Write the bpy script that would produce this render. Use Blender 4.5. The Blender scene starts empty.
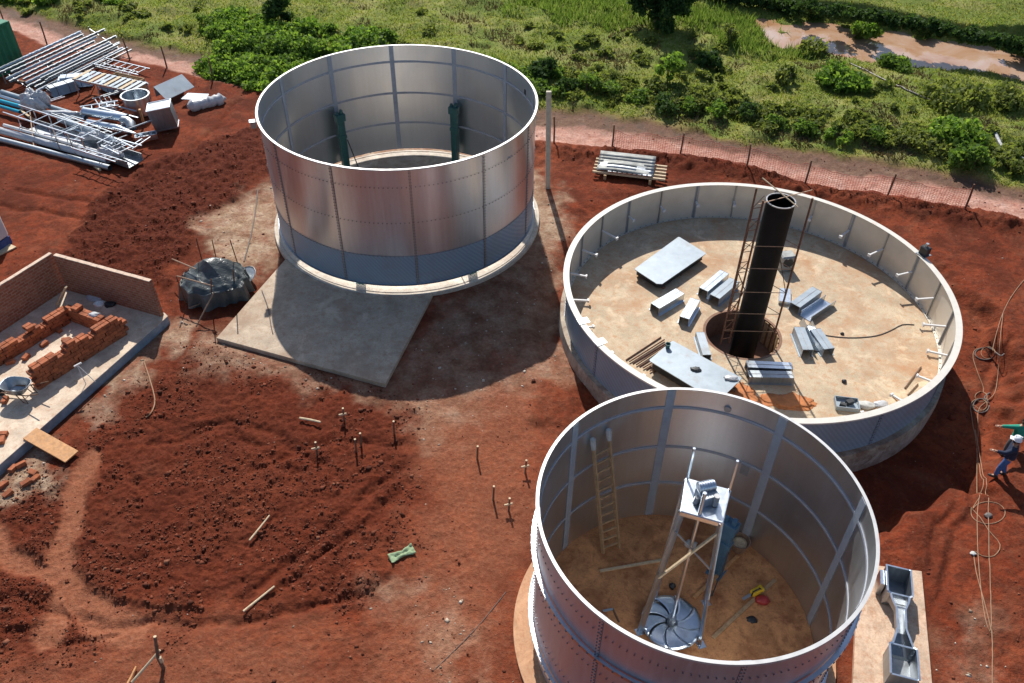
import bpy, bmesh, math, random
import numpy as np
from mathutils import Vector, Matrix, Euler

random.seed(7)
RNG = np.random.default_rng(11)
PI = math.pi
scene = bpy.context.scene
COL = scene.collection

# ------------------------------------------------------------------ camera
FPX, PITCH, ROLL, CAMZ = 838.705, math.radians(41.35908), math.radians(0.746162), 20.075
_f = Vector((0, math.cos(PITCH), -math.sin(PITCH))); _r = Vector((1, 0, 0)); _u = _r.cross(_f)
CR = _r * math.cos(ROLL) + _u * math.sin(ROLL)
CU = -_r * math.sin(ROLL) + _u * math.cos(ROLL)
CF = _f
cam = bpy.data.cameras.new('camera'); cam.sensor_width = 36.0; cam.lens = FPX / 1024 * 36
cam.clip_start = 0.1; cam.clip_end = 6000
camo = bpy.data.objects.new('camera', cam); COL.objects.link(camo)
M4 = Matrix(((CR.x, CU.x, -CF.x, 0), (CR.y, CU.y, -CF.y, 0), (CR.z, CU.z, -CF.z, CAMZ), (0, 0, 0, 1)))
camo.matrix_world = M4
scene.camera = camo


def at(px, py, z=0.0):
    """photo position -> world point on the level z (used to survey the site plan)"""
    d = CF + CR * ((px - 512) / FPX) - CU * ((py - 341.5) / FPX)
    t = (CAMZ - z) / -d.z
    return Vector((d.x * t, d.y * t, z))


def atn(pts, z=0.0):
    return np.array([tuple(at(x, y, z))[:2] for x, y in pts])


# ------------------------------------------------------------------ mesh builder
ORG = {}


class MB:
    def __init__(self):
        self.v = []; self.f = []; self.m = []; self.cur = 0

    def add(self, vs, fs):
        b = len(self.v)
        self.v.extend([tuple(v) for v in vs])
        for f in fs:
            self.f.append([b + i for i in f]); self.m.append(self.cur)
        return self

    def box(self, c, s, rot=None):
        c = Vector(c); hx, hy, hz = s[0] / 2, s[1] / 2, s[2] / 2
        vs = [Vector((x, y, z)) for x in (-hx, hx) for y in (-hy, hy) for z in (-hz, hz)]
        if rot is not None:
            if not isinstance(rot, Matrix): rot = Matrix.Rotation(rot, 3, 'Z')
            vs = [rot @ v for v in vs]
        return self.add([c + v for v in vs], [(0, 1, 3, 2), (4, 6, 7, 5), (0, 4, 5, 1), (2, 3, 7, 6), (0, 2, 6, 4), (1, 5, 7, 3)])

    def beam(self, p, q, w, h=None, up=(0, 0, 1)):
        p = Vector(p); q = Vector(q); h = w if h is None else h
        d = (q - p); L = d.length
        if L < 1e-6: return self
        d = d / L; u = Vector(up)
        s = d.cross(u)
        if s.length < 1e-3: s = d.cross(Vector((0, 1, 0)))
        s.normalize(); u = s.cross(d).normalized()
        R = Matrix((s, d, u)).transposed()
        return self.box((p + q) / 2, (w, L, h), R)

    def tube(self, pts, r, n=8, cap=True, closed=False):
        pts = [Vector(p) for p in pts]; N = len(pts)
        rs = r if isinstance(r, (list, tuple)) else [r] * N
        vs = []; prev = None
        for i, p in enumerate(pts):
            if closed: d = pts[(i + 1) % N] - pts[i - 1]
            else: d = pts[min(i + 1, N - 1)] - pts[max(i - 1, 0)]
            d.normalize()
            if prev is None:
                a = Vector((0, 0, 1)) if abs(d.z) < .9 else Vector((1, 0, 0))
                prev = (a - d * a.dot(d)).normalized()
            else:
                prev = (prev - d * prev.dot(d)).normalized()
            b = d.cross(prev)
            for k in range(n):
                t = 2 * PI * k / n
                vs.append(p + (prev * math.cos(t) + b * math.sin(t)) * rs[i])
        fs = []
        for i in range(N if closed else N - 1):
            j = (i + 1) % N
            for k in range(n):
                fs.append((i * n + k, i * n + (k + 1) % n, j * n + (k + 1) % n, j * n + k))
        if cap and not closed:
            fs.append(tuple(range(n - 1, -1, -1))); fs.append(tuple((N - 1) * n + k for k in range(n)))
        return self.add(vs, fs)

    def lathe(self, c, prof, n=32, a0=0.0, a1=2 * PI, closed_prof=False):
        """profile of (r, z) turned round the vertical axis at c"""
        full = abs(a1 - a0 - 2 * PI) < 1e-6
        na = n if full else n + 1
        vs = []
        for i in range(na):
            t = a0 + (a1 - a0) * i / n
            for r, z in prof:
                vs.append((c[0] + r * math.cos(t), c[1] + r * math.sin(t), c[2] + z))
        P = len(prof); fs = []
        for i in range(n):
            j = (i + 1) % na
            for k in range(P if closed_prof else P - 1):
                l = (k + 1) % P
                fs.append((i * P + k, j * P + k, j * P + l, i * P + l))
        if not full and closed_prof:
            fs.append(tuple(range(P))); fs.append(tuple((na - 1) * P + k for k in range(P - 1, -1, -1)))
        return self.add(vs, fs)

    def prism(self, poly, z0, z1):
        n = len(poly)
        vs = [(p[0], p[1], z0) for p in poly] + [(p[0], p[1], z1) for p in poly]
        fs = [tuple(range(n - 1, -1, -1)), tuple(range(n, 2 * n))]
        for i in range(n):
            j = (i + 1) % n
            fs.append((i, j, n + j, n + i))
        return self.add(vs, fs)

    def extrude(self, prof, p, q, up=(0, 0, 1), close=True, caps=True):
        """profile (side, up) swept straight from p to q"""
        p = Vector(p); q = Vector(q); d = (q - p).normalized()
        s = d.cross(Vector(up)).normalized(); u = s.cross(d)
        n = len(prof)
        vs = [p + s * a + u * b for a, b in prof] + [q + s * a + u * b for a, b in prof]
        fs = []
        for i in range(n if close else n - 1):
            j = (i + 1) % n
            fs.append((i, j, n + j, n + i))
        if close and caps: fs += [tuple(range(n - 1, -1, -1)), tuple(range(n, 2 * n))]
        return self.add(vs, fs)

    def build(self, name, mat, parent=None, loc=None, smooth=False, bevel=0.0, angle=35):
        me = bpy.data.meshes.new(name)
        V = np.array(self.v, dtype=float)
        if parent is not None:
            org = ORG[parent]; oloc = Vector((0, 0, 0)); ORG_new = org
        else:
            if loc is None:
                loc = Vector(((V[:, 0].min() + V[:, 0].max()) / 2, (V[:, 1].min() + V[:, 1].max()) / 2, V[:, 2].min()))
            org = Vector(loc); oloc = org; ORG_new = org
        V = V - np.array(tuple(org))
        me.from_pydata([tuple(v) for v in V], [], self.f)
        mats = mat if isinstance(mat, (list, tuple)) else [mat]
        for m in mats: me.materials.append(m)
        if len(mats) > 1: me.polygons.foreach_set('material_index', self.m)
        bm = bmesh.new(); bm.from_mesh(me)
        bmesh.ops.recalc_face_normals(bm, faces=bm.faces)
        bm.to_mesh(me); bm.free()
        if smooth:
            me.polygons.foreach_set('use_smooth', [True] * len(me.polygons))
            try: me.set_sharp_from_angle(angle=math.radians(angle))
            except Exception: pass
        me.update()
        o = bpy.data.objects.new(name, me); COL.objects.link(o)
        o.location = oloc
        if parent is not None: o.parent = parent
        ORG[o] = ORG_new
        if bevel > 0:
            b = o.modifiers.new('bevel', 'BEVEL'); b.width = bevel; b.segments = 1; b.limit_method = 'ANGLE'
        return o


def thing(name, label, cat, loc, group=None, kind=None):
    o = bpy.data.objects.new(name, None); COL.objects.link(o)
    o.location = loc; o.empty_display_size = .2
    ORG[o] = Vector(loc)
    return tag(o, label, cat, group, kind)


def tag(o, label=None, cat=None, group=None, kind=None):
    if label: o['label'] = label
    if cat: o['category'] = cat
    if group: o['group'] = group
    if kind: o['kind'] = kind
    return o


def copy_tree(o, parent=None):
    c = o.copy(); COL.objects.link(c); c.parent = parent
    for ch in list(o.children): copy_tree(ch, c)
    return c


def npmesh(name, V, F, mat, attrs=None, smooth=False, parent=None, loc=(0, 0, 0), col=None):
    """V (n,3), F (m,k) numpy -> object"""
    me = bpy.data.meshes.new(name)
    k = F.shape[1]
    me.vertices.add(len(V)); me.vertices.foreach_set('co', np.ascontiguousarray(V - np.array(tuple(ORG[parent] if parent else loc)), dtype=np.float32).ravel())
    me.loops.add(F.size); me.loops.foreach_set('vertex_index', np.ascontiguousarray(F, dtype=np.int32).ravel())
    me.polygons.add(len(F)); me.polygons.foreach_set('loop_start', np.arange(0, F.size, k, dtype=np.int32))
    me.polygons.foreach_set('loop_total', np.full(len(F), k, dtype=np.int32))
    if smooth: me.polygons.foreach_set('use_smooth', np.ones(len(F), dtype=bool))
    for n, a in (attrs or {}).items():
        if a.ndim == 1:
            at_ = me.attributes.new(n, 'FLOAT', 'POINT'); at_.data.foreach_set('value', a.astype(np.float32))
        else:
            at_ = me.attributes.new(n, 'FLOAT_COLOR', 'POINT'); at_.data.foreach_set('color', a.astype(np.float32).ravel())
    me.update(calc_edges=True)
    me.materials.append(mat)
    o = bpy.data.objects.new(name, me); COL.objects.link(o)
    if parent: o.parent = parent; ORG[o] = ORG[parent]
    else: o.location = loc; ORG[o] = Vector(loc)
    return o


# ------------------------------------------------------------------ noise
_T = RNG.random((256, 256))


def vnoise(x, y, s=0):
    x = np.asarray(x, float) + s * 17.31; y = np.asarray(y, float) + s * 9.77
    xi = np.floor(x).astype(int); yi = np.floor(y).astype(int)
    fx = x - xi; fy = y - yi
    fx = fx * fx * (3 - 2 * fx); fy = fy * fy * (3 - 2 * fy)
    x0 = xi & 255; x1 = (xi + 1) & 255; y0 = yi & 255; y1 = (yi + 1) & 255
    return (_T[x0, y0] * (1 - fx) + _T[x1, y0] * fx) * (1 - fy) + (_T[x0, y1] * (1 - fx) + _T[x1, y1] * fx) * fy


def fbm(x, y, oct=4, s=0, gain=.5):
    a = 1.0; t = 0; tot = 0
    for i in range(oct):
        t = t + a * vnoise(x * 2 ** i, y * 2 ** i, s + i * 3); tot += a; a *= gain
    return t / tot


def sstep(a, b, x):
    t = np.clip((x - a) / (b - a), 0, 1)
    return t * t * (3 - 2 * t)


def sdf_poly(x, y, P):
    """signed distance, negative inside"""
    P = np.asarray(P); d = np.full(x.shape, 1e18); ins = np.zeros(x.shape, bool)
    n = len(P)
    for i in range(n):
        ax, ay = P[i]; bx, by = P[(i + 1) % n]
        ex, ey = bx - ax, by - ay
        wx, wy = x - ax, y - ay
        t = np.clip((wx * ex + wy * ey) / (ex * ex + ey * ey + 1e-12), 0, 1)
        d = np.minimum(d, (wx - ex * t) ** 2 + (wy - ey * t) ** 2)
        c = (ay > y) != (by > y)
        with np.errstate(divide='ignore', invalid='ignore'):
            xi = (bx - ax) * (y - ay) / (by - ay + (1e-12 if by == ay else 0)) + ax
        ins ^= c & (x < xi)
    d = np.sqrt(d)
    return np.where(ins, -d, d)


def d_line(x, y, P):
    P = np.asarray(P); d = np.full(x.shape, 1e18)
    for i in range(len(P) - 1):
        ax, ay = P[i]; bx, by = P[i + 1]
        ex, ey = bx - ax, by - ay
        wx, wy = x - ax, y - ay
        t = np.clip((wx * ex + wy * ey) / (ex * ex + ey * ey + 1e-12), 0, 1)
        d = np.minimum(d, (wx - ex * t) ** 2 + (wy - ey * t) ** 2)
    return np.sqrt(d)


# ------------------------------------------------------------------ site plan
C1 = Vector((-4.571, 30.938, 0)); R1 = 5.5; RIM1 = 5.416
C2 = Vector((8.775, 24.217, 0)); R2 = 6.95; RIM2 = 1.76
C3 = Vector((4.251, 11.476, 0)); R3 = 3.72; RIM3 = 5.257

Z_DUG = atn([(78, 240), (100, 200), (150, 162), (215, 140), (262, 120), (274, 165), (238, 190), (205, 212), (185, 240), (172, 275), (160, 292), (60, 256)])
Z_TILL = atn([(60, 470), (120, 408), (165, 362), (215, 352), (300, 378), (375, 396), (408, 440), (404, 500), (385, 560), (330, 600), (240, 590), (140, 622), (40, 640), (-40, 650), (-60, 560), (-20, 500)])
L_PATH1 = atn([(88, 460), (74, 530), (62, 575), (85, 605), (130, 640)])
L_PATH2 = atn([(-40, 520), (10, 545), (60, 580), (52, 630)])
Z_PALE = [(atn([(205, 225), (245, 195), (272, 190), (285, 250), (240, 285), (222, 270)]), 1.0),
          (atn([(536, 195), (552, 185), (565, 230), (560, 300), (575, 360), (520, 400), (470, 415), (400, 420), (380, 385), (440, 300)]), .5),
          (atn([(400, 405), (450, 395), (475, 420), (440, 450), (410, 440)]), .7),
          (atn([(538, 190), (556, 190), (566, 235), (552, 290), (540, 240)]), .9),
          (atn([(195, 345), (225, 335), (300, 362), (380, 385), (380, 405), (280, 375), (200, 365)]), .6),
          (atn([(440, 610), (462, 600), (470, 640), (450, 690), (432, 690)]), .9),
          (atn([(100, 402), (165, 318), (182, 325), (165, 352), (125, 392), (90, 420)]), 1.0),
          (atn([(-20, 480), (30, 450), (52, 450), (38, 490), (-20, 510)]), .95),
          (atn([(955, 620), (990, 610), (1000, 690), (960, 690)]), .35),
          (atn([(370, 590), (405, 580), (415, 600), (390, 615)]), .6)]
Z_MID = atn([(405, 410), (470, 395), (545, 385), (545, 470), (525, 540), (505, 640), (470, 720), (330, 720), (390, 600), (412, 520)])
Z_SC = atn([(-60, 630), (45, 621), (108, 604), (156, 613), (200, 606), (170, 560), (60, 530), (-60, 560)])
L_RUTS = [atn([(408, 486), (360, 530), (310, 572), (272, 604)]), atn([(318, 462), (250, 424), (168, 432)]), atn([(880, 640), (930, 560), (960, 470), (1000, 330)]), atn([(905, 648), (950, 560), (978, 470), (1015, 335)]), atn([(20, 190), (110, 205), (190, 150), (240, 100)]), atn([(0, 205), (100, 222), (180, 165)]), atn([(402, 470), (340, 520), (285, 570), (250, 600)]), atn([(395, 500), (350, 545), (330, 590)]), atn([(300, 470), (230, 430), (150, 440)]), atn([(-20, 596), (40, 606), (130, 632)]), atn([(60, 640), (160, 628), (300, 612), (380, 580)]), atn([(250, 470), (330, 440), (400, 445)])]
Z_LOWL = atn([(-80, 640), (100, 615), (230, 610), (330, 640), (330, 760), (-80, 760)])
L_FENCE = atn([(-250, -46), (-60, 2), (5, 28), (47, 45), (130, 60), (167, 67), (213, 80), (300, 98), (420, 122), (545, 142), (612, 148), (680, 154), (747, 165), (805, 182), (887, 195), (965, 208), (1060, 228), (1300, 280)])
# the outer edge of the muddy track (where the grass begins)
L_GRASS = atn([(-250, -85), (-60, -30), (0, 2), (60, 20), (110, 36), (160, 47), (205, 55), (250, 72), (300, 80), (420, 98), (520, 108), (560, 108), (640, 118), (720, 136), (800, 148), (900, 162), (1024, 186), (1080, 200), (1300, 250)])
Z_POND = atn([(776, 24), (810, 18), (850, 28), (890, 34), (950, 38), (985, 44), (1040, 46), (1120, 50), (1120, 92), (1024, 78), (980, 66), (935, 64), (890, 58), (850, 54), (815, 50), (790, 40)])
L_BANK = atn([(600, -30), (690, -6), (740, 2), (800, 14), (850, 20), (900, 29), (950, 38), (1005, 50), (1080, 66), (1200, 95)])


def side(x, y, L):
    """positive beyond the polyline (interpolated in x)"""
    o = np.argsort(L[:, 0])
    return y - np.interp(x, L[o, 0], L[o, 1])


def zones(x, y):
    x = np.asarray(x, float); y = np.asarray(y, float)
    wx = x + (fbm(x * .9, y * .9, 3, 1) - .5) * 1.6; wy = y + (fbm(x * .9, y * .9, 3, 5) - .5) * 1.6
    z = {}
    dug = sstep(.35, -.35, sdf_poly(wx, wy, Z_DUG))
    till = sstep(1.5, -1.1, sdf_poly(wx * 1.6 - x * .6, wy * 1.6 - y * .6, Z_TILL))
    p1 = sstep(.52, .22, d_line(wx * .5 + x * .5, wy * .5 + y * .5, L_PATH1)); p2 = sstep(.50, .15, d_line(wx * .5 + x * .5, wy * .5 + y * .5, L_PATH2))
    path = np.maximum(p1, p2)
    till = till * (1 - path)
    pale = np.zeros_like(x)
    w2x = x + (fbm(x * 1.4, y * 1.4, 4, 21) - .5) * 2.2; w2y = y + (fbm(x * 1.4, y * 1.4, 4, 25) - .5) * 2.2
    for P, k in Z_PALE:
        pale = np.maximum(pale, k * sstep(.7, -.7, sdf_poly(w2x, w2y, P)))
    pale = np.maximum(pale, .9 * sstep(7.6, 6.3, np.hypot(w2x - C1.x, w2y - C1.y)) * sstep(28, 30, y))
    low = sstep(1.0, -1.0, sdf_poly(wx, wy, Z_LOWL))
    sf = side(wx * .3 + x * .7, wy * .3 + y * .7, L_FENCE); sg = side(wx * .6 + x * .4, wy * .6 + y * .4, L_GRASS)
    z['grass'] = sstep(-.5, .5, sg)
    z['track'] = sstep(-.2, .4, sf) * (1 - z['grass'])
    z['trackw'] = np.clip(sf / np.maximum(sf - sg, .3), 0, 1)
    z['berm'] = np.exp(-((sf + .9) / .7) ** 2) * sstep(-2, 4, x)
    z['sf'] = sf; z['sg'] = sg
    px_ = x + (fbm(x * .45, y * .45, 4, 61) - .5) * 5.5; py_ = y + (fbm(x * .45, y * .45, 4, 65) - .5) * 3.6
    z['pond'] = sstep(.5, -.5, sdf_poly(px_, py_, Z_POND))
    z['pondw'] = sstep(4.5, .8, sdf_poly(x, y, Z_POND))
    z['bank'] = sstep(-.1, .7, side(x, y, L_BANK))
    mid_ = sstep(1.1, -1.1, sdf_poly(w2x * .6 + wx * .4, w2y * .6 + wy * .4, Z_MID))
    z['scarp'] = sstep(.10, -.10, sdf_poly(wx * .35 + x * .65, wy * .35 + y * .65, Z_SC)) * (1 - path)
    rut = np.zeros_like(x)
    for L in L_RUTS: rut = np.maximum(rut, np.exp(-(d_line(wx * .4 + x * .6, wy * .4 + y * .6, L) / .16) ** 2))
    z['rut'] = rut; z['mid'] = mid_ * (1 - till)
    z['dug'] = dug; z['till'] = till; z['path'] = path; z['pale'] = pale * (1 - path); z['low'] = low * (1 - till)
    return z


def gz(x, y, Z=None, fine=True):
    x = np.asarray(x, float); y = np.asarray(y, float)
    if Z is None: Z = zones(x, y)
    h = (fbm(x * .16, y * .16, 3, 2) - .5) * .22
    if fine:
        clod = fbm(x * 2.6, y * 2.6, 4, 8, .6) - .5
        r = np.abs(fbm(x * 1.3 + 40, y * 1.3, 4, 31, .6) - .5)
        c2 = fbm(x * 5.2 + 7, y * 5.2, 4, 18, .65) - .5
        c3 = fbm(x * 10.3 + 3, y * 10.3, 3, 28, .7) - .5
        h = h + Z['dug'] * (clod * .26 + c2 * .20 + c3 * .12 + (.25 - r) * .30)
        fur = np.sin((x * .62 - y * .78) * 5.2 + fbm(x * .5, y * .5, 2, 14) * 7)
        h = h + Z['till'] * (clod * .10 + c2 * .12 + c3 * .11 + fur * .012 + (.2 - r) * .15)
        flat = 1 - np.maximum.reduce([Z['dug'], Z['till'], Z['grass']])
        h = h + flat * ((fbm(x * 3.1, y * 3.1, 4, 12, .6) - .5) * .07 + c2 * .05 + c3 * .03)
        h = h + Z['berm'] * (.30 + clod * .6)
        h = h + Z['grass'] * ((fbm(x * .7, y * .7, 4, 41) - .45) * .7)
        h = h + Z['track'] * clod * .12
    h = h + .10 * Z['scarp'] - .11 * Z['rut']
    h = h + .02 * Z['till'] + .08 * Z['dug'] - Z['path'] * .02
    h = h - .15 * Z['track'] + .25 * sstep(0, 4, Z['sg'])
    # excavation round the low tank
    dx, dy = x - C2.x, y - C2.y; rr = np.hypot(dx, dy); an = np.arctan2(dy, dx)
    k = np.clip(np.cos(an + math.radians(62)), 0, 1) ** .8
    h = h - (.12 + .75 * k) * sstep(9.9, 8.9, rr + (fbm(x * .8, y * .8, 3, 91) - .5) * 1.8)
    k2 = np.clip(np.cos(an - math.radians(190)), 0, 1)
    h = h - .28 * k2 * sstep(8.6, 7.4, rr)
    # flat pads under the concrete
    for c, R in ((C1, 6.6), (C3, 4.3)):
        rr = np.hypot(x - c.x, y - c.y); w = sstep(R + .9, R - .2, rr)
        h = h * (1 - w) + w * -.04
    rr = np.hypot(dx, dy); h = np.where(rr < 6.9, -1.6, h)
    for P in FLATS:
        w = sstep(.5, -.05, sdf_poly(x, y, P)); h = h * (1 - w) + w * -.06
    h = h * (1 - Z['pondw']) - .12 * Z['pondw']
    h = h + 1.0 * Z['bank']
    h = h * (1 - Z['pond']) + Z['pond'] * -.75
    return h


# concrete pads (surveyed corners)
PADZ = .12
PAD1 = [at(216, 338, PADZ), at(385, 384, PADZ), at(436, 303, PADZ), at(300, 225, PADZ), at(276, 262, PADZ)]
PAD3 = [at(922, 571, .1), at(937, 731, .1), at(851, 731, .1), at(856, 622, .1), at(876, 565, .1)]
SLABZ = .3
BW0 = Vector((-17.06, 25.09, SLABZ)); BW1 = Vector((-12.88, 23.57, SLABZ))
SLABB = [at(168, 316, SLABZ), at(-4, 468, SLABZ), at(-4, 468, SLABZ) + Vector((-4, -3.4, 0)), Vector((-25, 17, 0)), Vector((-17.3, 25.45, 0)), BW1 + Vector((.05, .25, 0))]
FLATS = [[(p.x, p.y) for p in P] for P in (PAD1, PAD3, SLABB)]


def G(px, py, dz=0.0):
    """photo position -> point on the ground surface"""
    z = 0.0
    for _ in range(4):
        p = at(px, py, z); z = float(gz(np.array([p.x]), np.array([p.y]))[0])
    p = at(px, py, z); p.z = z + dz
    return p


def onground(x, y, dz=0.0):
    return Vector((x, y, float(gz(np.array([x]), np.array([y]))[0]) + dz))


def Z0(p, z):
    return Vector((p[0], p[1], z))

# ------------------------------------------------------------------ materials
class N:
    def __init__(self, name):
        self.mat = bpy.data.materials.new(name); self.mat.use_nodes = True
        self.t = self.mat.node_tree; self.n = self.t.nodes; self.l = self.t.links
        self.b = self.n['Principled BSDF']; self.out = self.n['Material Output']

    def new(self, typ, **kw):
        nd = self.n.new(typ)
        for k, v in kw.items(): setattr(nd, k, v)
        return nd

    def link(self, a, b): self.l.new(a, b)

    def coord(self, kind='Object', scale=(1, 1, 1), rot=(0, 0, 0)):
        tc = self.new('ShaderNodeTexCoord'); mp = self.new('ShaderNodeMapping')
        mp.inputs['Scale'].default_value = scale; mp.inputs['Rotation'].default_value = rot
        self.link(tc.outputs[kind], mp.inputs[0]); return mp.outputs[0]

    def pos(self, scale=(1, 1, 1)):
        g = self.new('ShaderNodeNewGeometry'); mp = self.new('ShaderNodeMapping'); mp.inputs['Scale'].default_value = scale
        self.link(g.outputs['Position'], mp.inputs[0]); return mp.outputs[0]

    def noise(self, vec, scale, detail=4, rough=.55, dist=0):
        nd = self.new('ShaderNodeTexNoise'); nd.inputs['Scale'].default_value = scale
        nd.inputs['Detail'].default_value = detail; nd.inputs['Roughness'].default_value = rough; nd.inputs['Distortion'].default_value = dist
        if vec is not None: self.link(vec, nd.inputs['Vector'])
        return nd.outputs['Fac']

    def ramp(self, fac, stops):
        r = self.new('ShaderNodeValToRGB'); e = r.color_ramp.elements
        while len(e) < len(stops): e.new(.5)
        for i, (p, c) in enumerate(stops):
            e[i].position = p; e[i].color = (c[0], c[1], c[2], 1) if not isinstance(c, (int, float)) else (c, c, c, 1)
        self.link(fac, r.inputs[0]); return r.outputs[0]

    def mix(self, fac, a, b, mode='MIX'):
        m = self.new('ShaderNodeMix'); m.data_type = 'RGBA'; m.blend_type = mode
        for s, v in ((0, fac), (6, a), (7, b)):
            if isinstance(v, (int, float)): m.inputs[s].default_value = v
            elif isinstance(v, tuple): m.inputs[s].default_value = (*v[:3], 1)
            else: self.link(v, m.inputs[s])
        return m.outputs[2]

    def math(self, op, a, b=0.5):
        m = self.new('ShaderNodeMath'); m.operation = op
        for i, v in enumerate((a, b)):
            if isinstance(v, (int, float)): m.inputs[i].default_value = v
            else: self.link(v, m.inputs[i])
        return m.outputs[0]

    def attr(self, name):
        a = self.new('ShaderNodeAttribute'); a.attribute_name = name; return a

    def bump(self, h, strength=.5, dist=.02):
        b = self.new('ShaderNodeBump'); b.inputs['Strength'].default_value = strength; b.inputs['Distance'].default_value = dist
        self.link(h, b.inputs['Height']); self.link(b.outputs[0], self.b.inputs['Normal']); return b

    def set(self, **kw):
        for k, v in kw.items():
            i = self.b.inputs[k.replace('_', ' ')]
            if isinstance(v, (int, float)): i.default_value = v
            elif isinstance(v, tuple): i.default_value = (*v[:3], 1)
            else: self.link(v, i)
        return self


def plain(name, c, rough=.6, metal=0.0, var=.12, scale=6.0, bump=0.0, dirt=None, spec=.5):
    n = N(name); p = n.pos()
    f = n.noise(p, scale, 5, .6)
    lo = tuple(x * (1 - var) for x in c); hi = tuple(min(1, x * (1 + var)) for x in c)
    col = n.ramp(f, [(.3, lo), (.7, hi)])
    if dirt:
        d = n.noise(p, scale * .45, 6, .7)
        col = n.mix(n.ramp(d, [(dirt[3], 0.0), (dirt[3] + .2, 1.0)]), col, dirt[:3])
    n.set(Base_Color=col, Roughness=rough, Metallic=metal, Specular_IOR_Level=spec)
    n.set(Roughness=n.ramp(n.noise(p, scale * .8, 3), [(.3, max(.02, rough - .08)), (.7, min(1, rough + .1))]))
    if bump: n.bump(n.noise(p, scale * 4, 4), bump, .01)
    return n.mat


def steel(name, c, rough=.3, streak=.25, wav=.15, dust=.0, dustcol=(.35, .2, .13), aniso=0.0):
    """galvanised sheet: soft vertical streaks, a slight ripple in the sheet and some dust"""
    n = N(name); p = n.coord('Object')
    st = n.noise(n.coord('Object', (5, 5, .25)), 1.6, 4, .6)
    sp = n.noise(p, 14, 3, .6)
    col = n.ramp(st, [(.3, tuple(x * (1 - streak * .5) for x in c)), (.7, tuple(min(1, x * (1 + streak * .3)) for x in c))])
    col = n.mix(n.ramp(sp, [(.45, 0.0), (.75, .25)]), col, tuple(x * .8 for x in c))
    rg = n.ramp(st, [(.3, rough - .02), (.7, rough + .03)])
    metal = 1.0
    if dust > 0:
        d = n.noise(p, .9, 6, .65)
        m = n.ramp(d, [(.45, 0.0), (.8, dust)])
        col = n.mix(m, col, dustcol)
        metal = n.math('SUBTRACT', 1.0, m)
        rg = n.mix(m, rg, (.8, .8, .8))
    n.set(Base_Color=col, Roughness=rg, Metallic=metal)
    if aniso:
        tg = n.new('ShaderNodeTangent'); tg.direction_type = 'RADIAL'; tg.axis = 'Z'; n.link(tg.outputs[0], n.b.inputs['Tangent'])
        n.set(Anisotropic=aniso, Anisotropic_Rotation=.25)
    w = n.noise(n.coord('Object', (1, 1, .35)), .9, 3, .5)
    n.bump(w, wav, .12)
    return n.mat


def hatch(name, c1, c2):
    """sheet still under its blue-grey printed protective film"""
    n = N(name); p = n.coord('Object'); tc = n.new('ShaderNodeTexCoord'); sx = n.new('ShaderNodeSeparateXYZ'); n.link(tc.outputs['Object'], sx.inputs[0])
    w = n.new('ShaderNodeTexWave'); w.inputs['Scale'].default_value = 2.6; w.inputs['Distortion'].default_value = 1.5; w.inputs['Detail'].default_value = 2
    mp = n.new('ShaderNodeMapping'); mp.inputs['Rotation'].default_value = (.5, .6, .3); n.link(tc.outputs['Object'], mp.inputs[0]); n.link(mp.outputs[0], w.inputs['Vector'])
    col = n.mix(n.ramp(w.outputs['Fac'], [(.35, 0.0), (.65, 1.0)]), c1, c2)
    col = n.mix(n.ramp(n.noise(p, 1.2, 5, .6), [(.45, 0.0), (.8, .7)]), col, (.26, .27, .28))
    n.set(Base_Color=col, Roughness=.5, Metallic=.35); n.bump(n.noise(p, 2.5, 3), .1, .03)
    return n.mat


M = {}
M['steel_out'] = steel('galvanised_sheet_outer', (.72, .72, .74), .30, .12, .06, .06, (.50, .46, .44), .85)
M['film_blue'] = hatch('blue_grey_film', (.235, .32, .41), (.28, .37, .46))
M['steel_out3'] = steel('galvanised_sheet_matt', (.62, .58, .60), .40, .10, .05, .12, (.42, .33, .33), .8)
M['steel_out2'] = plain('galvanised_sheet_weathered', (.20, .26, .34), .5, .35, .2, 1.2, 0, (.26, .25, .25, .62))
M['sheet_old'] = plain('old_grey_sheet', (.26, .27, .26), .6, .25, .4, 2.2, 0, (.14, .13, .11, .52))
M['steel_in2'] = plain('galvanised_sheet_dusty', (.60, .56, .49), .5, .35, .10, 1.0, 0, (.50, .43, .34, .6))
M['sealant'] = plain('grey_joint_sealant', (.30, .32, .36), .6, 0, .12, 6)
M['steel_in'] = steel('galvanised_sheet_inner', (.70, .73, .76), .32, .08, .12, .10, (.42, .41, .40), .5)
M['seam'] = steel('galvanised_seam', (.50, .51, .53), .42, .2, .05)
M['galv'] = steel('galvanised_bright', (.60, .66, .72), .30, .2, .08)
M['galv_dull'] = steel('galvanised_dull', (.36, .39, .42), .48, .4, .08)
M['bolt'] = plain('bolt_zinc', (.22, .22, .24), .4, .8)
M['rim'] = plain('rim_coating', (.50, .50, .50), .5, .4, .06, 5, 0, (.55, .42, .32, .62))
M['rimcream'] = plain('rim_cream_coating', (.60, .57, .51), .5, 0, .07, 4, 0, (.55, .40, .28, .62))
M['teal'] = plain('teal_paint', (.025, .10, .095), .42, 0, .25, 6, .1, (.12, .07, .05, .66))
M['teal_in_shade'] = plain('teal_paint_in_shade', (.06, .14, .22), .4, 0, .2, 5)  # green jack colour shifted to blue-grey to stand for shade
M['rust'] = plain('rusty_steel', (.14, .065, .04), .75, .3, .35, 12, .3)
M['rust_pale'] = plain('weathered_bar', (.30, .20, .14), .65, .4, .3, 12, .2)
M['black'] = plain('black_bitumen_steel', (.005, .005, .0055), .6, 0, .4, 3, .1, (.012, .010, .009, .66), .15)
M['grey_edge'] = plain('grey_edge_steel', (.33, .33, .34), .4, .6, .15)
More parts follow.
